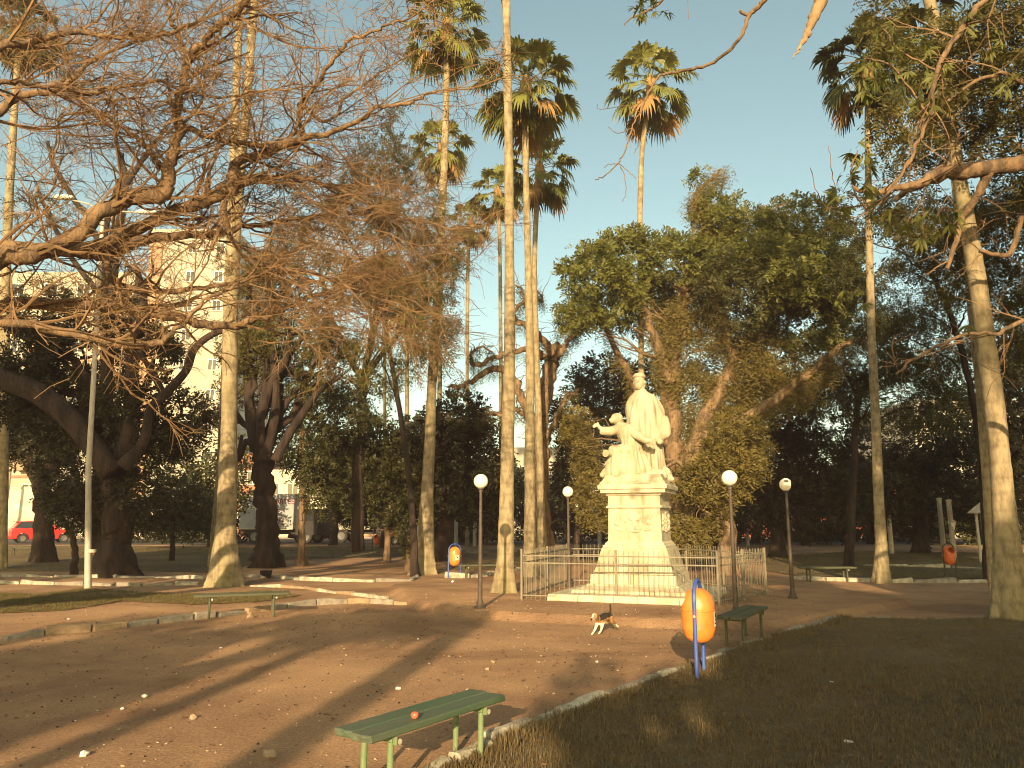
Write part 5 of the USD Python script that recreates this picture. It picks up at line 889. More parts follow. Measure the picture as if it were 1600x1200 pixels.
obj("flesh", lathe([(0, .004), (.012, 0), (.022, .008), (.026, .022), (.022, .036), (.012, .043), (.004, .040), (0, .038)], 18), M["apple"], fr, True); obj("stalk", tube([(0, 0, .038), (.003, 0, .052)], [.0015, .001], 4), M["twig"], fr)
la = on(372, 966); b2 = bench("park_bench", "weathered bench on the kerb in front of the flared left palm", (la[0], la[1] + .15, la[2]), 22, 1.62, .34, .42, "bench_old", "bench_old", 5, "plank benches of the square")
p = on(1176, 1008); dup(b2, (p[0], p[1] + .35, p[2]), 60, "shaded bench beside the orange bin along the lawn kerb")
p = on(1293, 909); dup(b2, (p[0], p[1], p[2]), 2, "far bench in a streak of sun left of the right palm")
p = on(756, 904); dup(b2, (p[0], p[1], p[2]), 14, "small far bench between the little orange bin and the lamp post")
p = at(38, 858, 38); dup(b2, (p[0], 38, float(gz(-20, 38))), 0, "tiny shaded bench below the red car")

# ------------------------------------------------------------------ litter bins on blue hoops
def bin_(name, label, loc, rz, body="bin", hoop="blue", fancy=True):
    t = thing(name, label, "litter bin", loc, rz, "orange litter bins of the square")
    pr = [(0, .36), (.05, .362), (.11, .385), (.155, .43), (.178, .50), (.182, .52), (.184, .70), (.188, .705), (.188, .72), (.184, .725), (.182, .78), (.165, .85), (.13, .90), (.075, .935), (0, .945)]
    v, f = lathe(pr, 44); f = f[:, ::1]; shell = m3.Manifold(m3.Mesh(np.asarray(trimesh.Trimesh(v, f, process=True).vertices, np.float32), np.asarray(trimesh.Trimesh(v, f, process=True).faces, np.uint32)))
    inner = m3.Manifold.revolve(m3.CrossSection([[(0, .38), (.10, .40), (.165, .50), (.17, .78), (.12, .885), (0, .93)]]), 36)
    if shell.volume() < 0: shell = m3.Manifold(m3.Mesh(np.asarray(trimesh.Trimesh(v, f, process=True).vertices, np.float32), np.asarray(trimesh.Trimesh(v, f[:, ::-1], process=True).faces, np.uint32)))
    mouth = m3.Manifold.sphere(1, 32).scale((.16, .13, .10)).translate((-.17, 0, .83))
    obj("body", shell - inner - mouth if shell.volume() > 0 else shell, M[body], t, 35)
    hp = [(0, -.205, -.15), (0, -.205, .5), (0, -.205, .80)] + [(0, -.205 * math.cos(a), .82 + .21 * math.sin(a)) for a in np.linspace(0, np.pi, 13)] + [(0, .205, .80), (0, .205, .5), (0, .205, -.15)]
    obj("hoop", tube(hp, np.full(len(hp), .021), 12), M[hoop], t, True)
    for s in (-1, 1): obj("pivot", shift(tube([(0, s * .16, .66), (0, s * .232, .66)], [.014, .014], 10), (0, 0, 0)), M["galv"], t)
    if fancy:
        a = np.linspace(-.28, .28, 7); r = .1865; lo, hi = .545, .70
        v = np.array([(r * math.cos(x), r * math.sin(x), z) for z in (lo, hi) for x in a]); f = np.array([q for i in range(6) for q in ((i, i + 1, i + 8), (i, i + 8, i + 7))]); obj("sticker", (v, f), M["white"], t)
        r2 = .1885; m = []
        for z0, z1, a0, a1 in ((.64, .685, -.16, .02), (.60, .635, -.10, .16), (.565, .585, -.18, .10), (.565, .585, .13, .18)):
            aa = np.linspace(a0, a1, 5); v = np.array([(r2 * math.cos(x), r2 * math.sin(x), z) for z in (z0, z1) for x in aa]); m.append((v, np.array([q for i in range(4) for q in ((i, i + 1, i + 6), (i, i + 6, i + 5))])))
        obj("sticker_mark", join(m), M["black"], t)
    return t
p = on(1095, 1058); b1 = bin_("litter_bin", "orange rounded litter bin on a blue hoop at the edge of the lawn", (p[0], p[1], 0), -24)
q = on(710, 903); q = (q[0], q[1], q[2]); dup(b1, q, -62, "small orange litter bin on a blue hoop beside the second palm")
b3 = bin_("litter_bin", "reddish litter bin in the shade between the two right palms", (at(1484, 880, 25)[0], 25, 0), 100, "bin_red", "lamp_pole")
q = at(588, 845, 44); dup(b3, (q[0], 44, float(gz(-7, 44)) - .1), 90, "tiny orange bin far off between the second truck and the young tree")
q = at(152, 870, 31); dup(b3, (q[0], 31, float(gz(-15, 31))), 70, "dull orange bin half hidden behind the street light pole")

# ------------------------------------------------------------------ the running dog
def dog():
    p = on(942, 990); t = thing("dog", "small black, tan and white dog running on the path with its tail up", "dog", p, 0)
    a = math.radians(205); ms = []   # heading left and a little towards the viewer
    S = 1.0
    ms += chain([((-.02, 0, .215), .062), ((.09, 0, .225), .066), ((.20, 0, .215), .055)]) + [ell((.0, 0, .20), (.085, .062, .078))]
    ms += chain([((-.05, 0, .235), .052), ((-.11, 0, .275), .042), ((-.145, 0, .295), .044)]) + [ell((-.155, 0, .298), (.055, .046, .046))] + chain([((-.185, 0, .288), .03), ((-.235, 0, .272), .02)])
    ms += chain([((-.235, .0, .274), .012), ((-.243, 0, .276), .010)])
    for s in (-1, 1):
        ms += chain([((-.145, .035 * s, .325), .018), ((-.14, .055 * s, .30), .016), ((-.150, .060 * s, .265), .012)])       # ears
        ms += chain([((-.035, .038 * s, .20), .034), ((-.075 - .02 * s, .042 * s, .125), .022), ((-.12 - .03 * s, .042 * s, .075), .014), ((-.165 - .03 * s, .042 * s, .05), .013), ((-.185 - .03 * s, .042 * s, .046), .012)])   # forelegs reach out
        ms += chain([((.19, .036 * s, .205), .045), ((.225 + .02 * s, .042 * s, .13), .030), ((.30 + .02 * s, .042 * s, .10), .016), ((.355 + .03 * s, .042 * s, .035), .013), ((.385 + .03 * s, .042 * s, .02), .013)])      # hind legs stretch back
    ms += chain([((.235, 0, .235), .018), ((.265, 0, .31), .013), ((.262, 0, .38), .010), ((.25, 0, .43), .006)])
    m = fuse(ms, .015, 3); v = np.array(m.vertices); f = np.array(m.faces)
    col = np.tile([.22, .12, .055], (len(v), 1)); nz = meshkit.fbm(v * 14, 3, 5) - .5
    col[(v[:, 2] > .215 + nz * .07) & (v[:, 0] > -.08)] = (.025, .02, .018); col[(v[:, 2] < .185 + nz * .05) & (v[:, 0] < .12)] = (.62, .54, .42); col[(v[:, 2] < .07)] = (.60, .5, .36)
    col[(v[:, 0] < -.10) & (v[:, 2] > .24)] = (.27, .15, .07); col[(np.abs(v[:, 1]) < .014) & (v[:, 0] < -.12) & (v[:, 2] > .26)] = (.62, .54, .42); col[(v[:, 0] < -.19) & (v[:, 2] < .275)] = (.6, .52, .4); col[v[:, 0] < -.236] = (.02, .018, .018); col[(v[:, 2] > .40)] = (.5, .42, .32); col[(np.abs(v[:, 1]) > .05) & (v[:, 0] < -.12) & (v[:, 2] > .22)] = (.07, .04, .025)
    R = Rot.from_euler("z", 47, degrees=True).as_matrix() @ Rot.from_euler("y", -9, degrees=True).as_matrix()
    M["coat"] = usdkit.material(stage, L + "dog_coat", {"a": ("attribute", {"attribute": "coat"}), "p": ("principled_bsdf", {"roughness": .85, "specular_ior_level": .15})}, [("a.color", "p.base_color")], surface="p.BSDF")
    b = obj("body", (v @ R.T, f), M["coat"], t, True)
    UsdGeom.PrimvarsAPI(b).CreatePrimvar("coat", Sdf.ValueTypeNames.Color3fArray, "vertex").Set(Vt.Vec3fArray.FromNumpy(col.astype(np.float32)))
    for s in (-1, 1):
        e = m3.Manifold.sphere(.0075, 12).translate((-.192, .024 * s, .312)); mm = e.to_mesh(); obj("eye", (mm.vert_properties[:, :3].astype(float) @ R.T, mm.tri_verts.astype(int)), M["glass_dark"], t, True)
dog()

# ------------------------------------------------------------------ vehicles in the street
def wheel(t, x, y, r=.31, w=.2):
    tw = lathe([(r * .62, -w / 2), (r * .96, -w / 2), (r, -w * .35), (r, w * .35), (r * .96, w / 2), (r * .62, w / 2), (r * .62, -w / 2)], 22); wt = obj("wheel", shift(spin(tw, 90, axis="x"), (x, y, r)), M["tyre"], t, 40)
    rim = lathe([(0, -w * .36), (r * .6, -w * .44), (r * .61, 0), (r * .61, w * .3), (0, w * .3)], 22); obj("rim", shift(spin(rim, 90 if y > 0 else -90, axis="x"), (x, y, r)), M["chrome"], wt, 40)
def car(name, label, loc, rz, paint):
    """A small hatchback; its nose points along +x."""
    t = thing(name, label, "car", loc, rz); secs = []
    prof = [(-2.0, .30, .62, .74), (-2.03, .45, .86, .78), (-1.92, .30, 1.00, .82), (-1.5, .26, 1.02, .86), (-.6, .24, .98, .87), (.5, .24, .94, .87), (1.1, .26, .90, .85), (1.7, .30, .78, .80), (1.95, .36, .62, .70)]
    hs = [m3.Manifold.batch_hull([m3.Manifold.cube((.02, 2 * w, b - a), True).translate((x, 0, (a + b) / 2)) for x, a, b, w in prof[i:i + 2]]) for i in range(len(prof) - 1)]
    arch = [m3.Manifold.cylinder(2.2, .37, .37, 28, True).rotate((90, 0, 0)).translate((x, 0, .31)) for x in (-1.25, 1.25)]
    body = m3.Manifold.batch_boolean(hs, m3.OpType.Add).refine_to_length(.12); tm = trimesh.Trimesh(*[body.to_mesh().vert_properties[:, :3].astype(float), body.to_mesh().tri_verts.astype(int)], process=True); trimesh.smoothing.filter_taubin(tm, .5, .52, 6)
    body = m3.Manifold(m3.Mesh(np.asarray(tm.vertices, np.float32), np.asarray(tm.faces, np.uint32))) - arch[0] - arch[1]; obj("body", body, M[paint], t, 35)
    cab = m3.Manifold.batch_hull([m3.Manifold.cube((.02, 1.5, .02), True).translate((-1.86, 0, .98)), m3.Manifold.cube((.02, 1.26, .02), True).translate((-1.45, 0, 1.43)), m3.Manifold.cube((.02, 1.22, .02), True).translate((.05, 0, 1.46)), m3.Manifold.cube((.02, 1.5, .02), True).translate((.95, 0, .96))])
    obj("cabin_glass", cab, M["glass_dark"], t); rf = m3.Manifold.batch_hull([m3.Manifold.cube((.02, 1.24, .02), True).translate((-1.56, 0, 1.44)), m3.Manifold.cube((.02, 1.2, .05), True).translate((-.6, 0, 1.485)), m3.Manifold.cube((.02, 1.2, .02), True).translate((.1, 0, 1.475))]); obj("roof", rf, M[paint], t)
    for s in (-1, 1):
        for a, b in (((-1.80, .735 * s, 1.0), (-1.44, .625 * s, 1.45)), ((-.55, .755 * s, .97), (-.55, .62 * s, 1.47)), ((.93, .745 * s, .97), (.06, .61 * s, 1.47))): obj("pillar", tube([a, b], [.045, .04], 6), M[paint], t)
        obj("tail_lamp", box(-2.06, -1.98, s * .66 - .10, s * .66 + .10, .72, .92, .02), M["red_car"], t); obj("headlight", box(1.80, 1.90, s * .6 - .12, s * .6 + .12, .60, .72, .02), M["white"], t); obj("mirror", box(.55, .68, s * .90 - .07, s * .90 + .07, .95, 1.07, .02), M[paint], t)
        wheel(t, -1.25, s * .76); wheel(t, 1.25, s * .76)
    obj("bumper", box(-2.10, -1.9, -.74, .74, .30, .50, .03), M[paint], t); obj("number_plate", box(-2.115, -2.102, -.22, .22, .54, .65), M["white"], t); obj("spoiler", box(-1.75, -1.5, -.6, .6, 1.43, 1.47, .01), M[paint], t)
    return t
cY = 55.0; cx = at(66, 830, cY)[0]; car("hatchback_car", "bright red hatchback parked by the stained wall at the far left", (cx, cY, float(gz(0, cY)) + .012), 40, "red_car")
def truck(name, label, loc, rz, words=(), cabm="black", L_=4.6, H_=2.35):
    t = thing(name, label, "truck", loc, rz); z0 = .95
    obj("cargo_box", box(-L_ / 2, L_ / 2, -1.1, 1.1, z0, z0 + H_, .03), M["offwhite"], t)
    for z in (z0 + .03, z0 + H_ - .06): obj("box_rail", join([box(-L_ / 2 - .01, L_ / 2 + .01, -1.125, -1.103, z - .05, z + .05), box(-L_ / 2 - .012, L_ / 2 + .012, 1.103, 1.125, z - .05, z + .05)]), M["galv"], t)
    for x in np.linspace(-L_ / 2 + .6, L_ / 2 - .6, 5): obj("panel_seam", box(x - .012, x + .012, -1.108, -1.101, z0 + .1, z0 + H_ - .13), M["galv"], t)
    obj("cab", prism([(L_ / 2 + .15, .55), (L_ / 2 + 1.75, .55), (L_ / 2 + 1.78, 1.35), (L_ / 2 + 1.45, 2.3), (L_ / 2 + .15, 2.35)], -1.0, 1.0), M[cabm], t); obj("cab_window", prism([(L_ / 2 + .55, 1.5), (L_ / 2 + 1.5, 1.5), (L_ / 2 + 1.25, 2.15), (L_ / 2 + .55, 2.15)], -1.006, 1.006), M["glass_dark"], t); obj("chassis", box(-L_ / 2, L_ / 2 + 1.6, -.45, .45, .6, .9), M["black"], t); obj("underrun_bar", box(-L_ / 2, -L_ / 2 + .1, -1.0, 1.0, .5, .62), M["galv"], t)
    for x in (-L_ / 2 + 1.1, L_ / 2 + .9):
        for s in (-1, 1): wheel(t, x, s * .85, .46, .26)
    for txt, x, z, h in words:
        m = meshkit.text_mesh(txt, h, .008, True); v = np.array(m.vertices); obj("lettering", (np.stack([v[:, 0] + x, -1.101 - v[:, 2], v[:, 1] + z], 1), np.array(m.faces)), M["text"], t)
    return t
tY = 54.0; tx = at(432, 830, tY)[0]; gzt = float(gz(0, tY)) + .012
truck("box_truck", "white box truck with dark red lettering parked behind the split trunk", (tx - .2, tY, gzt), -12, [("SPORTES", -.05, 2.62, .34), ("GUE", .05, 1.95, .34), ("4671", .18, 1.25, .34)], L_=4.0)
truck("box_truck", "plain white box truck half hidden behind the young bushy tree", (at(548, 830, tY)[0], tY + 2, gzt), -14, (), "black", 3.6, 2.3)
mc = thing("orange_loader", "orange machine frame showing under the young tree", "machinery", (at(628, 830, 50)[0], 50, float(gz(0, 50))), 0)
for part, m in (("upright", box(-.62, -.45, -.1, .1, .3, 2.0, .02)), ("crossbeam", box(-.44, 1.0, -.1, .1, .55, .78, .02)), ("brace", tube([(-.4, 0, 1.5), (.8, 0, .8)], [.06, .06], 6)), ("bucket", prism([(.9, .2), (1.5, .15), (1.55, .6), (1.0, .75)], -.5, .5))): obj(part, m, M["orange_steel"], mc)
for x in (-.4, .6):
    for s in (-1, 1): wheel(mc, x, s * .4, .3, .2)
# ------------------------------------------------------------------ buildings beyond the street
def block(name, label, x0, x1, y0, y1, h, wall, floors, cols, trim=None, bands=(), z0=None, cat="apartment block", win=(1.0, 1.2), roof="roughcast", balconies=(), group=None):
    zb = float(gz(0, y0)) if z0 is None else z0; t = thing(name, label, cat, (x0, y0, zb), 0, group); W, D = x1 - x0, y1 - y0
    obj("wall", box(0, W, 0, D, -.3, h), M[wall], t); obj("parapet", join([box(-.08, W + .08, -.08, .12, h + .002, h + .55), box(-.08, .12, .122, D + .08, h + .002, h + .55), box(W - .12, W + .08, .122, D + .08, h + .002, h + .55)]), M[wall], t)
    for a, b in bands: obj("colour_strip", box(a, b, -.16, -.003, .3, h - .3), M["ochre"], t)
    if trim:
        for k in range(1, floors): obj("floor_band", box(-.03, W + .03, -.09, -.002, k * h / floors - .14, k * h / floors + .14), M[trim], t)
    for k in range(floors):
        for c in range(cols):
            x = (c + .5) * W / cols; z = (k + .52) * h / floors
            if any(a - win[0] / 2 - .1 < x < b + win[0] / 2 + .1 for a, b in bands): continue
            w2, h2 = win[0] / 2, win[1] / 2
            fr = obj("window", join([box(x - w2 - .07, x - w2, -.07, -.004, z - h2 - .07, z + h2 + .07), box(x + w2, x + w2 + .07, -.07, -.004, z - h2 - .07, z + h2 + .07), box(x - w2, x + w2, -.07, -.004, z + h2, z + h2 + .07), box(x - w2 - .12, x + w2 + .12, -.13, -.072, z - h2 - .11, z - h2 - .05), box(x - .025, x + .025, -.05, -.006, z - h2, z + h2)]), M["white"], t)
            obj("pane", box(x - w2, x + w2, -.030, -.003, z - h2, z + h2), M["glass_dark"], fr)
            if k in balconies and c % 2 == 0: obj("balcony", join([box(x - 1.1, x + 1.1, -1.1, -.14, z - h2 - .35, z - h2 - .2), box(x - 1.1, x + 1.1, -1.1, -1.0, z - h2 - .199, z - h2 + .75), box(x - 1.1, x - 1.0, -.999, -.14, z - h2 - .199, z - h2 + .75), box(x + 1.0, x + 1.1, -.999, -.14, z - h2 - .199, z - h2 + .75)]), M["ochre"], t)
    return t
def xr(px, Y): return (px - 800) / FPX * Y * .985
bY = 76.0
block("apartment_block", "tall cream apartment block with ochre strips seen through the bare branches", xr(198, bY), xr(338, bY), bY, bY + 14, 31.0, "cream", 10, 3, None, ((.0, 1.3),), win=(.8, 1.0))
block("apartment_block", "cream apartment block with ochre floor bands at the far left", xr(-120, bY), xr(160, bY), bY + 2, bY + 16, 27.0, "cream", 9, 5, "ochre", ((15.2, 16.6),), balconies=(2, 4, 6), win=(1.3, 1.3))
block("row_house", "low white house between the two tall apartment blocks", xr(158, 75), xr(196, 75), 75, 84, 9, "white", 3, 2, cat="house")
block("row_house", "brick coloured house behind the flared palm", xr(340, 75), xr(402, 75), 75, 84, 7.5, "brickwall", 2, 3, cat="house")
block("row_house", "pale house behind the lettered truck", xr(404, 75), xr(560, 75), 76, 84, 6.0, "roughcast", 2, 5, cat="house")
block("row_house", "ochre house behind the young tree", xr(562, 75), xr(760, 75), 75.5, 84, 7, "ochre", 2, 5, cat="house")
block("row_house", "cream house glimpsed left of the statue", xr(762, 75), xr(960, 75), 76, 84, 8.2, "cream", 2, 6, cat="house")
block("row_house", "pale house behind the pedestal and the fig", xr(962, 75), xr(1180, 75), 75.5, 84, 6.5, "roughcast", 2, 6, cat="house")
block("row_house", "long low red walled building in the shade behind the right lamp", xr(1182, 70.5), xr(1440, 70.5), 74.5, 80, 5.2, "redwall", 1, 7, cat="house", win=(1.2, 1.4))
block("apartment_block", "pale apartment block glimpsed through the trees at the right", xr(1442, bY), xr(1700, bY), bY, bY + 14, 13.0, "cream", 4, 8, None, win=(1.0, 1.2))
# street wall, railings and poles at the far left
w_ = thing("stained_wall", "old stained street wall beside the red car", "wall", (xr(-160, 73.7), 73.8, .3)); wl = xr(52, 73.7) - xr(-160, 73.7)
obj("wall_face", box(0, wl, 0, .3, 0, 4.6), M["roughcast"], w_); obj("coping", box(-.05, wl + .05, -.08, .38, 4.602, 4.8), M["roughcast"], w_); obj("plinth", box(-.02, wl + .02, -.06, -.002, 0, 1.9), M["cream"], w_); obj("spray_mark", box(wl - 2.0, wl - 1.35, -.006, -.002, 2.7, 3.2), M["teal"], w_)
gate = thing("picket_railing", "pale railing of upright bars right of the red car", "railing", (xr(56, 73.7), 73.8, .3)); gl = xr(320, 73.7) - xr(56, 73.7)
obj("base_wall", box(0, gl, 0, .2, 0, .5), M["roughcast"], gate)
for k in range(int(gl / .22)): obj("bar", box(.1 + .22 * k, .16 + .22 * k, .07, .13, .502, 2.3), M["cream"], gate)
for z in (.75, 2.1): obj("rail", box(0, gl, .132, .16, z, z + .08), M["cream"], gate)
sg = thing("notice_sign", "small white notice on a dark board at the left edge", "sign", (at(12, 800, 66)[0] - .3, 71.6, .42), 0)
obj("board", box(-.75, 1.1, 0, .08, 1.75, 3.6, .02), M["black"], sg); obj("panel", box(-.7, .35, -.022, -.002, 1.55, 3.35), M["white"], sg); obj("post", tube([(-.2, .12, 0), (-.2, .12, 3.4)], [.05, .05], 8), M["galv"], sg)
for k, r in enumerate((.18, .13, .2)): obj("mark", shift(tube([(r * math.cos(a) * .7, 0, r * math.sin(a)) for a in np.linspace(.4, 5.4, 14)], np.full(14, .03), 4), (-.18, -.04, 2.05 + .42 * k)), M["black"], sg)
ut = thing("utility_pole", "thin utility pole with sagging wires in front of the far left block", "pole", (at(20, 700, 72)[0], 72, .42)); obj("pole", tube([(0, 0, 0), (0, 0, 11)], [.16, .12], 8), M["bark_pale"], ut)
for k, z in enumerate((10.2, 9.6, 7.6, 7.0, 6.4)):
    x = np.linspace(-30, 26, 30); obj("wire", tube(np.column_stack([x, np.full(30, -.2 + .1 * k), z - .9 + (x + 2) ** 2 * .0011]), np.full(30, .018), 4, False), M["black"], ut)
# posts, shelter, playground and van in the shade on the right
for k, (px, py, Y, h, lab) in enumerate(((936, 862, 46, 3.0, "white post left of the pedestal in the background"), (1083, 862, 46, 2.3, "white post right of the pedestal, the left of two"), (1097, 862, 44, 2.6, "white post right of the pedestal, the right of two"), (1166, 862, 48, 2.3, "dim white post right of the right fence corner"), (713, 862, 46, 2.2, "pale post behind the small orange bin"), (742, 862, 48, 2.6, "pale post just left of the middle palm"), (1389, 858, 40, 2.4, "white post hidden half behind the right palm"), (1470, 872, 37, 2.7, "left upright of the playground frame"), (1485, 872, 36, 2.6, "right upright of the playground frame"))):
    t = thing("white_post", lab, "post", (xr(px, Y) , Y, float(gz(0, Y)))); obj("shaft", tube([(0, 0, -.1), (0, 0, h)], [.12, .11], 8), M["wood_white"], t); obj("cap", lathe([(.115, h + .002), (.14, h + .002), (.14, h + .06), (0, h + .09)], 8), M["wood_white"], t)
kY = 33.0; kx = xr(1546, kY); kk = thing("shelter", "small open shelter with a pale pointed roof beside the thick palm", "shelter", (kx, kY, float(gz(0, kY))))
obj("roof", lathe([(.9, 2.05), (.9, 2.09), (0, 2.75)], 4), M["tile"] if False else M["wood_white"], kk)
for a in range(4): obj("post", tube([(.55 * math.cos(a * 1.571), .55 * math.sin(a * 1.571), -.1), (.55 * math.cos(a * 1.571), .55 * math.sin(a * 1.571), 2.05)], [.06, .06], 8), M["wood_white"], kk)
truck("delivery_van", "white van glimpsed between the playground uprights", (xr(1483, 58), 58.5, gzt), -8, (), "offwhite", 3.2, 1.9)
car("parked_car", "dull red car in the shade behind the broken lamp", (xr(1275, 60), 60, gzt), 4, "red_dull")
car("parked_car", "orange lit car at the right edge behind the thick palm", (xr(1607, 58), 58, gzt), 6, "orange_steel")
car("parked_car", "dark red car partly hidden between the two white trucks", (xr(500, 57), 57, gzt), -4, "red_dull")

# ------------------------------------------------------------------ small things on the ground
rs = np.random.default_rng(500)
def chunk(r, seed, flat=.7):
    g = np.random.default_rng(seed); h = m3.Manifold.hull_points(g.uniform(-1, 1, (14, 3)) * [r, r * .8, r * flat]).to_mesh(); return h.vert_properties[:, :3].astype(float), h.tri_verts.astype(int)
for k, (px, py, r, m, lab) in enumerate(((421, 1187, .055, "stone", "squarish brown stone nearest the bottom edge of the path"), (302, 1124, .04, "stone", "small brown stone casting a shadow left of the bench"), (770, 1036, .03, "stone", "stone in the middle of the path, the upper of two"), (761, 1048, .028, "stone", "stone in the middle of the path, the lower of two"), (390, 965, .085, "kerb_dirty", "rounded stone under the left bench"), (416, 904, .22, "bark_dark", "dark block standing on the kerb right of the flared palm"))):
    p = on(px, py); obj("stone", shift(chunk(r * .95, k + 1, .8), (0, 0, r * .55)), M[m], None, False, lab, None, "stone", None, p)
for k, (px, py, s, lab) in enumerate(((226, 1089, .035, "crumpled white paper ball in the shade stripe on the path"), (345, 1013, .022, "white scrap on the path below the left bench"), (132, 1181, .05, "white strip of paper near the lower left corner"), (653, 999, .025, "white scrap on the path left of the middle"), (107, 968, .03, "white scrap on the bare soil at the left"), (622, 1077, .035, "pale crumpled leaf just left of the bench"), (191, 1108, .02, "tiny white scrap below the paper ball"), (933, 1035, .03, "pale scrap on the path left of the bin's shadow"), (1300, 1069, .04, "white scrap on the dark lawn"), (1326, 1164, .05, "white crumpled paper low on the dark lawn"), (1140, 1134, .03, "white scrap on the lawn below the bin"), (707, 910, .06, "white scrap on the sunlit soil below the small bin"))):
    p = on(px, py); s *= .72; m = trimesh.creation.icosphere(2, s); v = np.array(m.vertices) * [1.2, .8, .55]; v += (np.stack([meshkit.fbm(v / s * 1.6 + k * 7, 3, k + q) for q in range(3)], -1) - .5) * s; obj("paper_scrap", shift(spin((v, np.array(m.faces)), 40 * k), (0, 0, s * .4)), M["litter"], None, False, lab, None, "litter", None, p)
def scatter(name, protos, pts, rots, scales, ids, label_kind="stuff"):
    pi = UsdGeom.PointInstancer.Define(stage, path_for(name)); pp = str(pi.GetPath())
    pi.CreatePrototypesRel().SetTargets([usdkit.mesh(stage, f"{pp}/{n_}", m, mt, False).GetPath() for n_, m, mt in protos])
    pi.CreatePositionsAttr(Vt.Vec3fArray.FromNumpy(np.asarray(pts, np.float32))); pi.CreateProtoIndicesAttr(Vt.IntArray.FromNumpy(np.asarray(ids, np.int32))); pi.CreateScalesAttr(Vt.Vec3fArray.FromNumpy(np.asarray(scales, np.float32)))
    half = np.asarray(rots) / 2; pi.CreateOrientationsAttr(Vt.QuathArray([Gf.Quath(float(math.cos(h)), 0, 0, float(math.sin(h))) for h in half])); tag(pi.GetPrim(), kind="stuff"); return pi.GetPrim()
def tuft(rng, n, h, spread):
    V, F = [], []
    for k in range(n):
        a, l = rng.uniform(0, 6.283), h * rng.uniform(.5, 1.15); o = rng.normal(0, spread, 2); d = np.array([math.cos(a), math.sin(a)]); s = np.array([-d[1], d[0]]); ben = rng.uniform(.1, .9) * l; w = rng.uniform(.0018, .0034)
        z = np.array([0, .55, 1.0]) * l; b = np.array([0, .3, 1.0]) * ben; p = np.column_stack([o[0] + d[0] * b, o[1] + d[1] * b, z * (1 - .25 * ben / l)])
        wv = np.array([1, .8, .1]) * w; q = np.stack([p + np.append(s, 0) * wv[:, None], p - np.append(s, 0) * wv[:, None]], 1).reshape(-1, 3); V.append(q); F.append(np.array([[0, 1, 3], [0, 3, 2], [2, 3, 5], [2, 5, 4]]) + 6 * k)
    return np.vstack(V), np.vstack(F)
def in_poly(poly, n, rng, weight=None):
    x0, y0_, x1, y1_ = poly.bounds; P = rng.uniform([x0, y0_], [x1, y1_], (n, 2)); k = shapely.contains_xy(poly, P[:, 0], P[:, 1])
    if weight is not None: k &= rng.random(n) < weight(P)
    return P[k]
tufts = [(f"grass_tuft_{k}" if k else "grass_tuft", tuft(np.random.default_rng(600 + k), 16, .030 + .009 * k, .028), M["grass"]) for k in range(4)]
near = lambda P: np.clip(1.25 - np.hypot(P[:, 0], P[:, 1]) / 13, .12, 1) * np.clip(1.9 * meshkit.fbm(np.column_stack([P * .8, P[:, :1] * 0]), 3, 4) - .2, .12, 1) * (np.abs(P[:, 0]) < P[:, 1] * .8 + 1.2)
P_ = in_poly(LAWN, 190000, rs, near); g = scatter("grass", tufts, np.column_stack([P_, gz(P_[:, 0], P_[:, 1]) + .02]), rs.uniform(0, 6.28, len(P_)), np.repeat(rs.uniform(.6, 1.25, (len(P_), 1)), 3, 1), rs.integers(0, 4, len(P_)))
ke = LAWN.intersection(LineString(kerb_right).buffer(.22)).difference(LineString(kerb_right).buffer(.05)); E_ = in_poly(ke, 30000, rs, lambda P: np.clip(2.6 * meshkit.fbm(np.column_stack([P * 1.6, P[:, :1] * 0]), 3, 21) - .7, 0, 1)); scatter("grass", tufts, np.column_stack([E_, gz(E_[:, 0], E_[:, 1]) + .02]), rs.uniform(0, 6.28, len(E_)), np.repeat(rs.uniform(1.0, 2.1, (len(E_), 1)), 3, 1), rs.integers(0, 4, len(E_)))
Q_ = [in_poly(p, n, rs, lambda P: np.clip(2.4 * meshkit.fbm(np.column_stack([P * .7, P[:, :1] * 0]), 3, 9) - .55, .05, 1)) for p, n in ((LAWN_L, 20000), (LAWN_B, 24000), (LAWN_RB, 20000), (LAWN_MB, 9000))]
P_ = np.vstack(Q_); scatter("grass", [(a, b, M["grass_dry"]) for a, b, _ in tufts], np.column_stack([P_, gz(P_[:, 0], P_[:, 1]) + .012]), rs.uniform(0, 6.28, len(P_)), np.repeat(rs.uniform(.6, 1.3, (len(P_), 1)), 3, 1), rs.integers(0, 4, len(P_)))
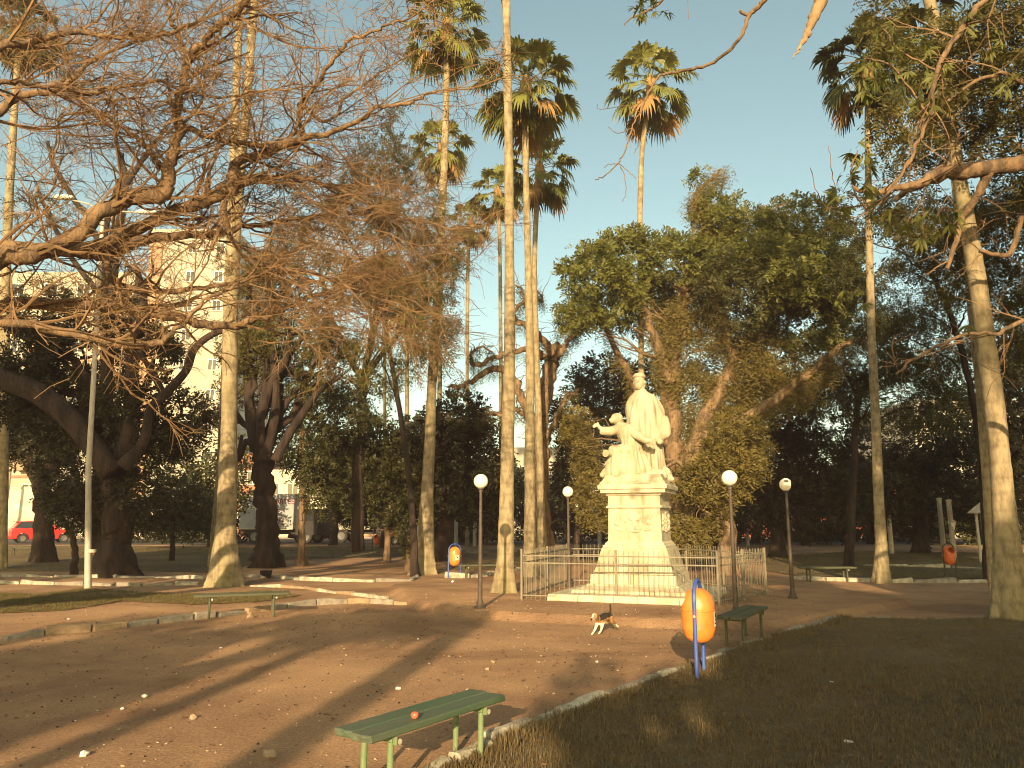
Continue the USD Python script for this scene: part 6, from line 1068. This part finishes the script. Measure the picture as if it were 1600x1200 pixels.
P_ = np.column_stack([rs.uniform(-9, 6, 4200), 3.6 + 14 * rs.random(4200) ** 1.5]); scatter("pebbles", [("pebble", chunk(.0075, 61), M["stone"]), ("pebble_dark", chunk(.008, 62), M["bark_dark"]), ("pebble_pale", chunk(.006, 63), M["litter"])], np.column_stack([P_, gz(P_[:, 0], P_[:, 1]) + bumps(P_[:, 0], P_[:, 1]) + .002]), rs.uniform(0, 6.28, len(P_)), np.repeat(rs.uniform(.4, 1.7, (len(P_), 1)) ** 1.3, 3, 1), rs.choice(3, len(P_), p=[.5, .49, .01]))
lf = big_leaf(np.random.default_rng(70), np.zeros(3), np.array([1.0, 0, .1]), .05, 3); l1 = (np.array([(0, 0, .004), (.02, .012, .012), (.045, 0, .006), (.02, -.013, .009)]), np.array([(0, 2, 1), (0, 3, 2)]))
P_ = np.vstack([in_poly(LAWN, 2600, rs, lambda P: (np.hypot(P[:, 0], P[:, 1]) < 11) * .8), np.column_stack([rs.uniform(-8, 4, 900), rs.uniform(4, 15, 900)])]); scatter("fallen_leaves", [("dry_leaf", l1, M["dry_leaf"]), ("curled_leaf", lf, M["dry_leaf"])], np.column_stack([P_, gz(P_[:, 0], P_[:, 1]) + .035 * shapely.contains_xy(LAWN, P_[:, 0], P_[:, 1]) + .006]), rs.uniform(0, 6.28, len(P_)), np.repeat(rs.uniform(.6, 1.6, (len(P_), 1)), 3, 1), rs.choice(2, len(P_), p=[.85, .15]))
# loose rubble where the path is broken, low on the left
P_ = np.column_stack([rs.normal(at(290, 1180, 4.9)[0], .22, 90), rs.normal(5.25, .13, 90)]); scatter("rubble", [("rubble_bit", chunk(.02, 64), M["stone"]), ("rubble_chip", chunk(.012, 65), M["kerb_dirty"])], np.column_stack([P_, np.full(90, .006)]), rs.uniform(0, 6.28, 90), np.repeat(rs.uniform(.4, 1.5, (90, 1)), 3, 1), rs.integers(0, 2, 90))

# the evening air
hz = usdkit.material(stage, L + "air", {"v": ("principled_volume", {"color": (0.84, 0.66, 0.74), "density": 0.0005, "anisotropy": 0.0})}, [], volume="v.volume")
obj("haze", box(-280, 280, -110, 320, -1.5, 42), hz, kind="stuff")
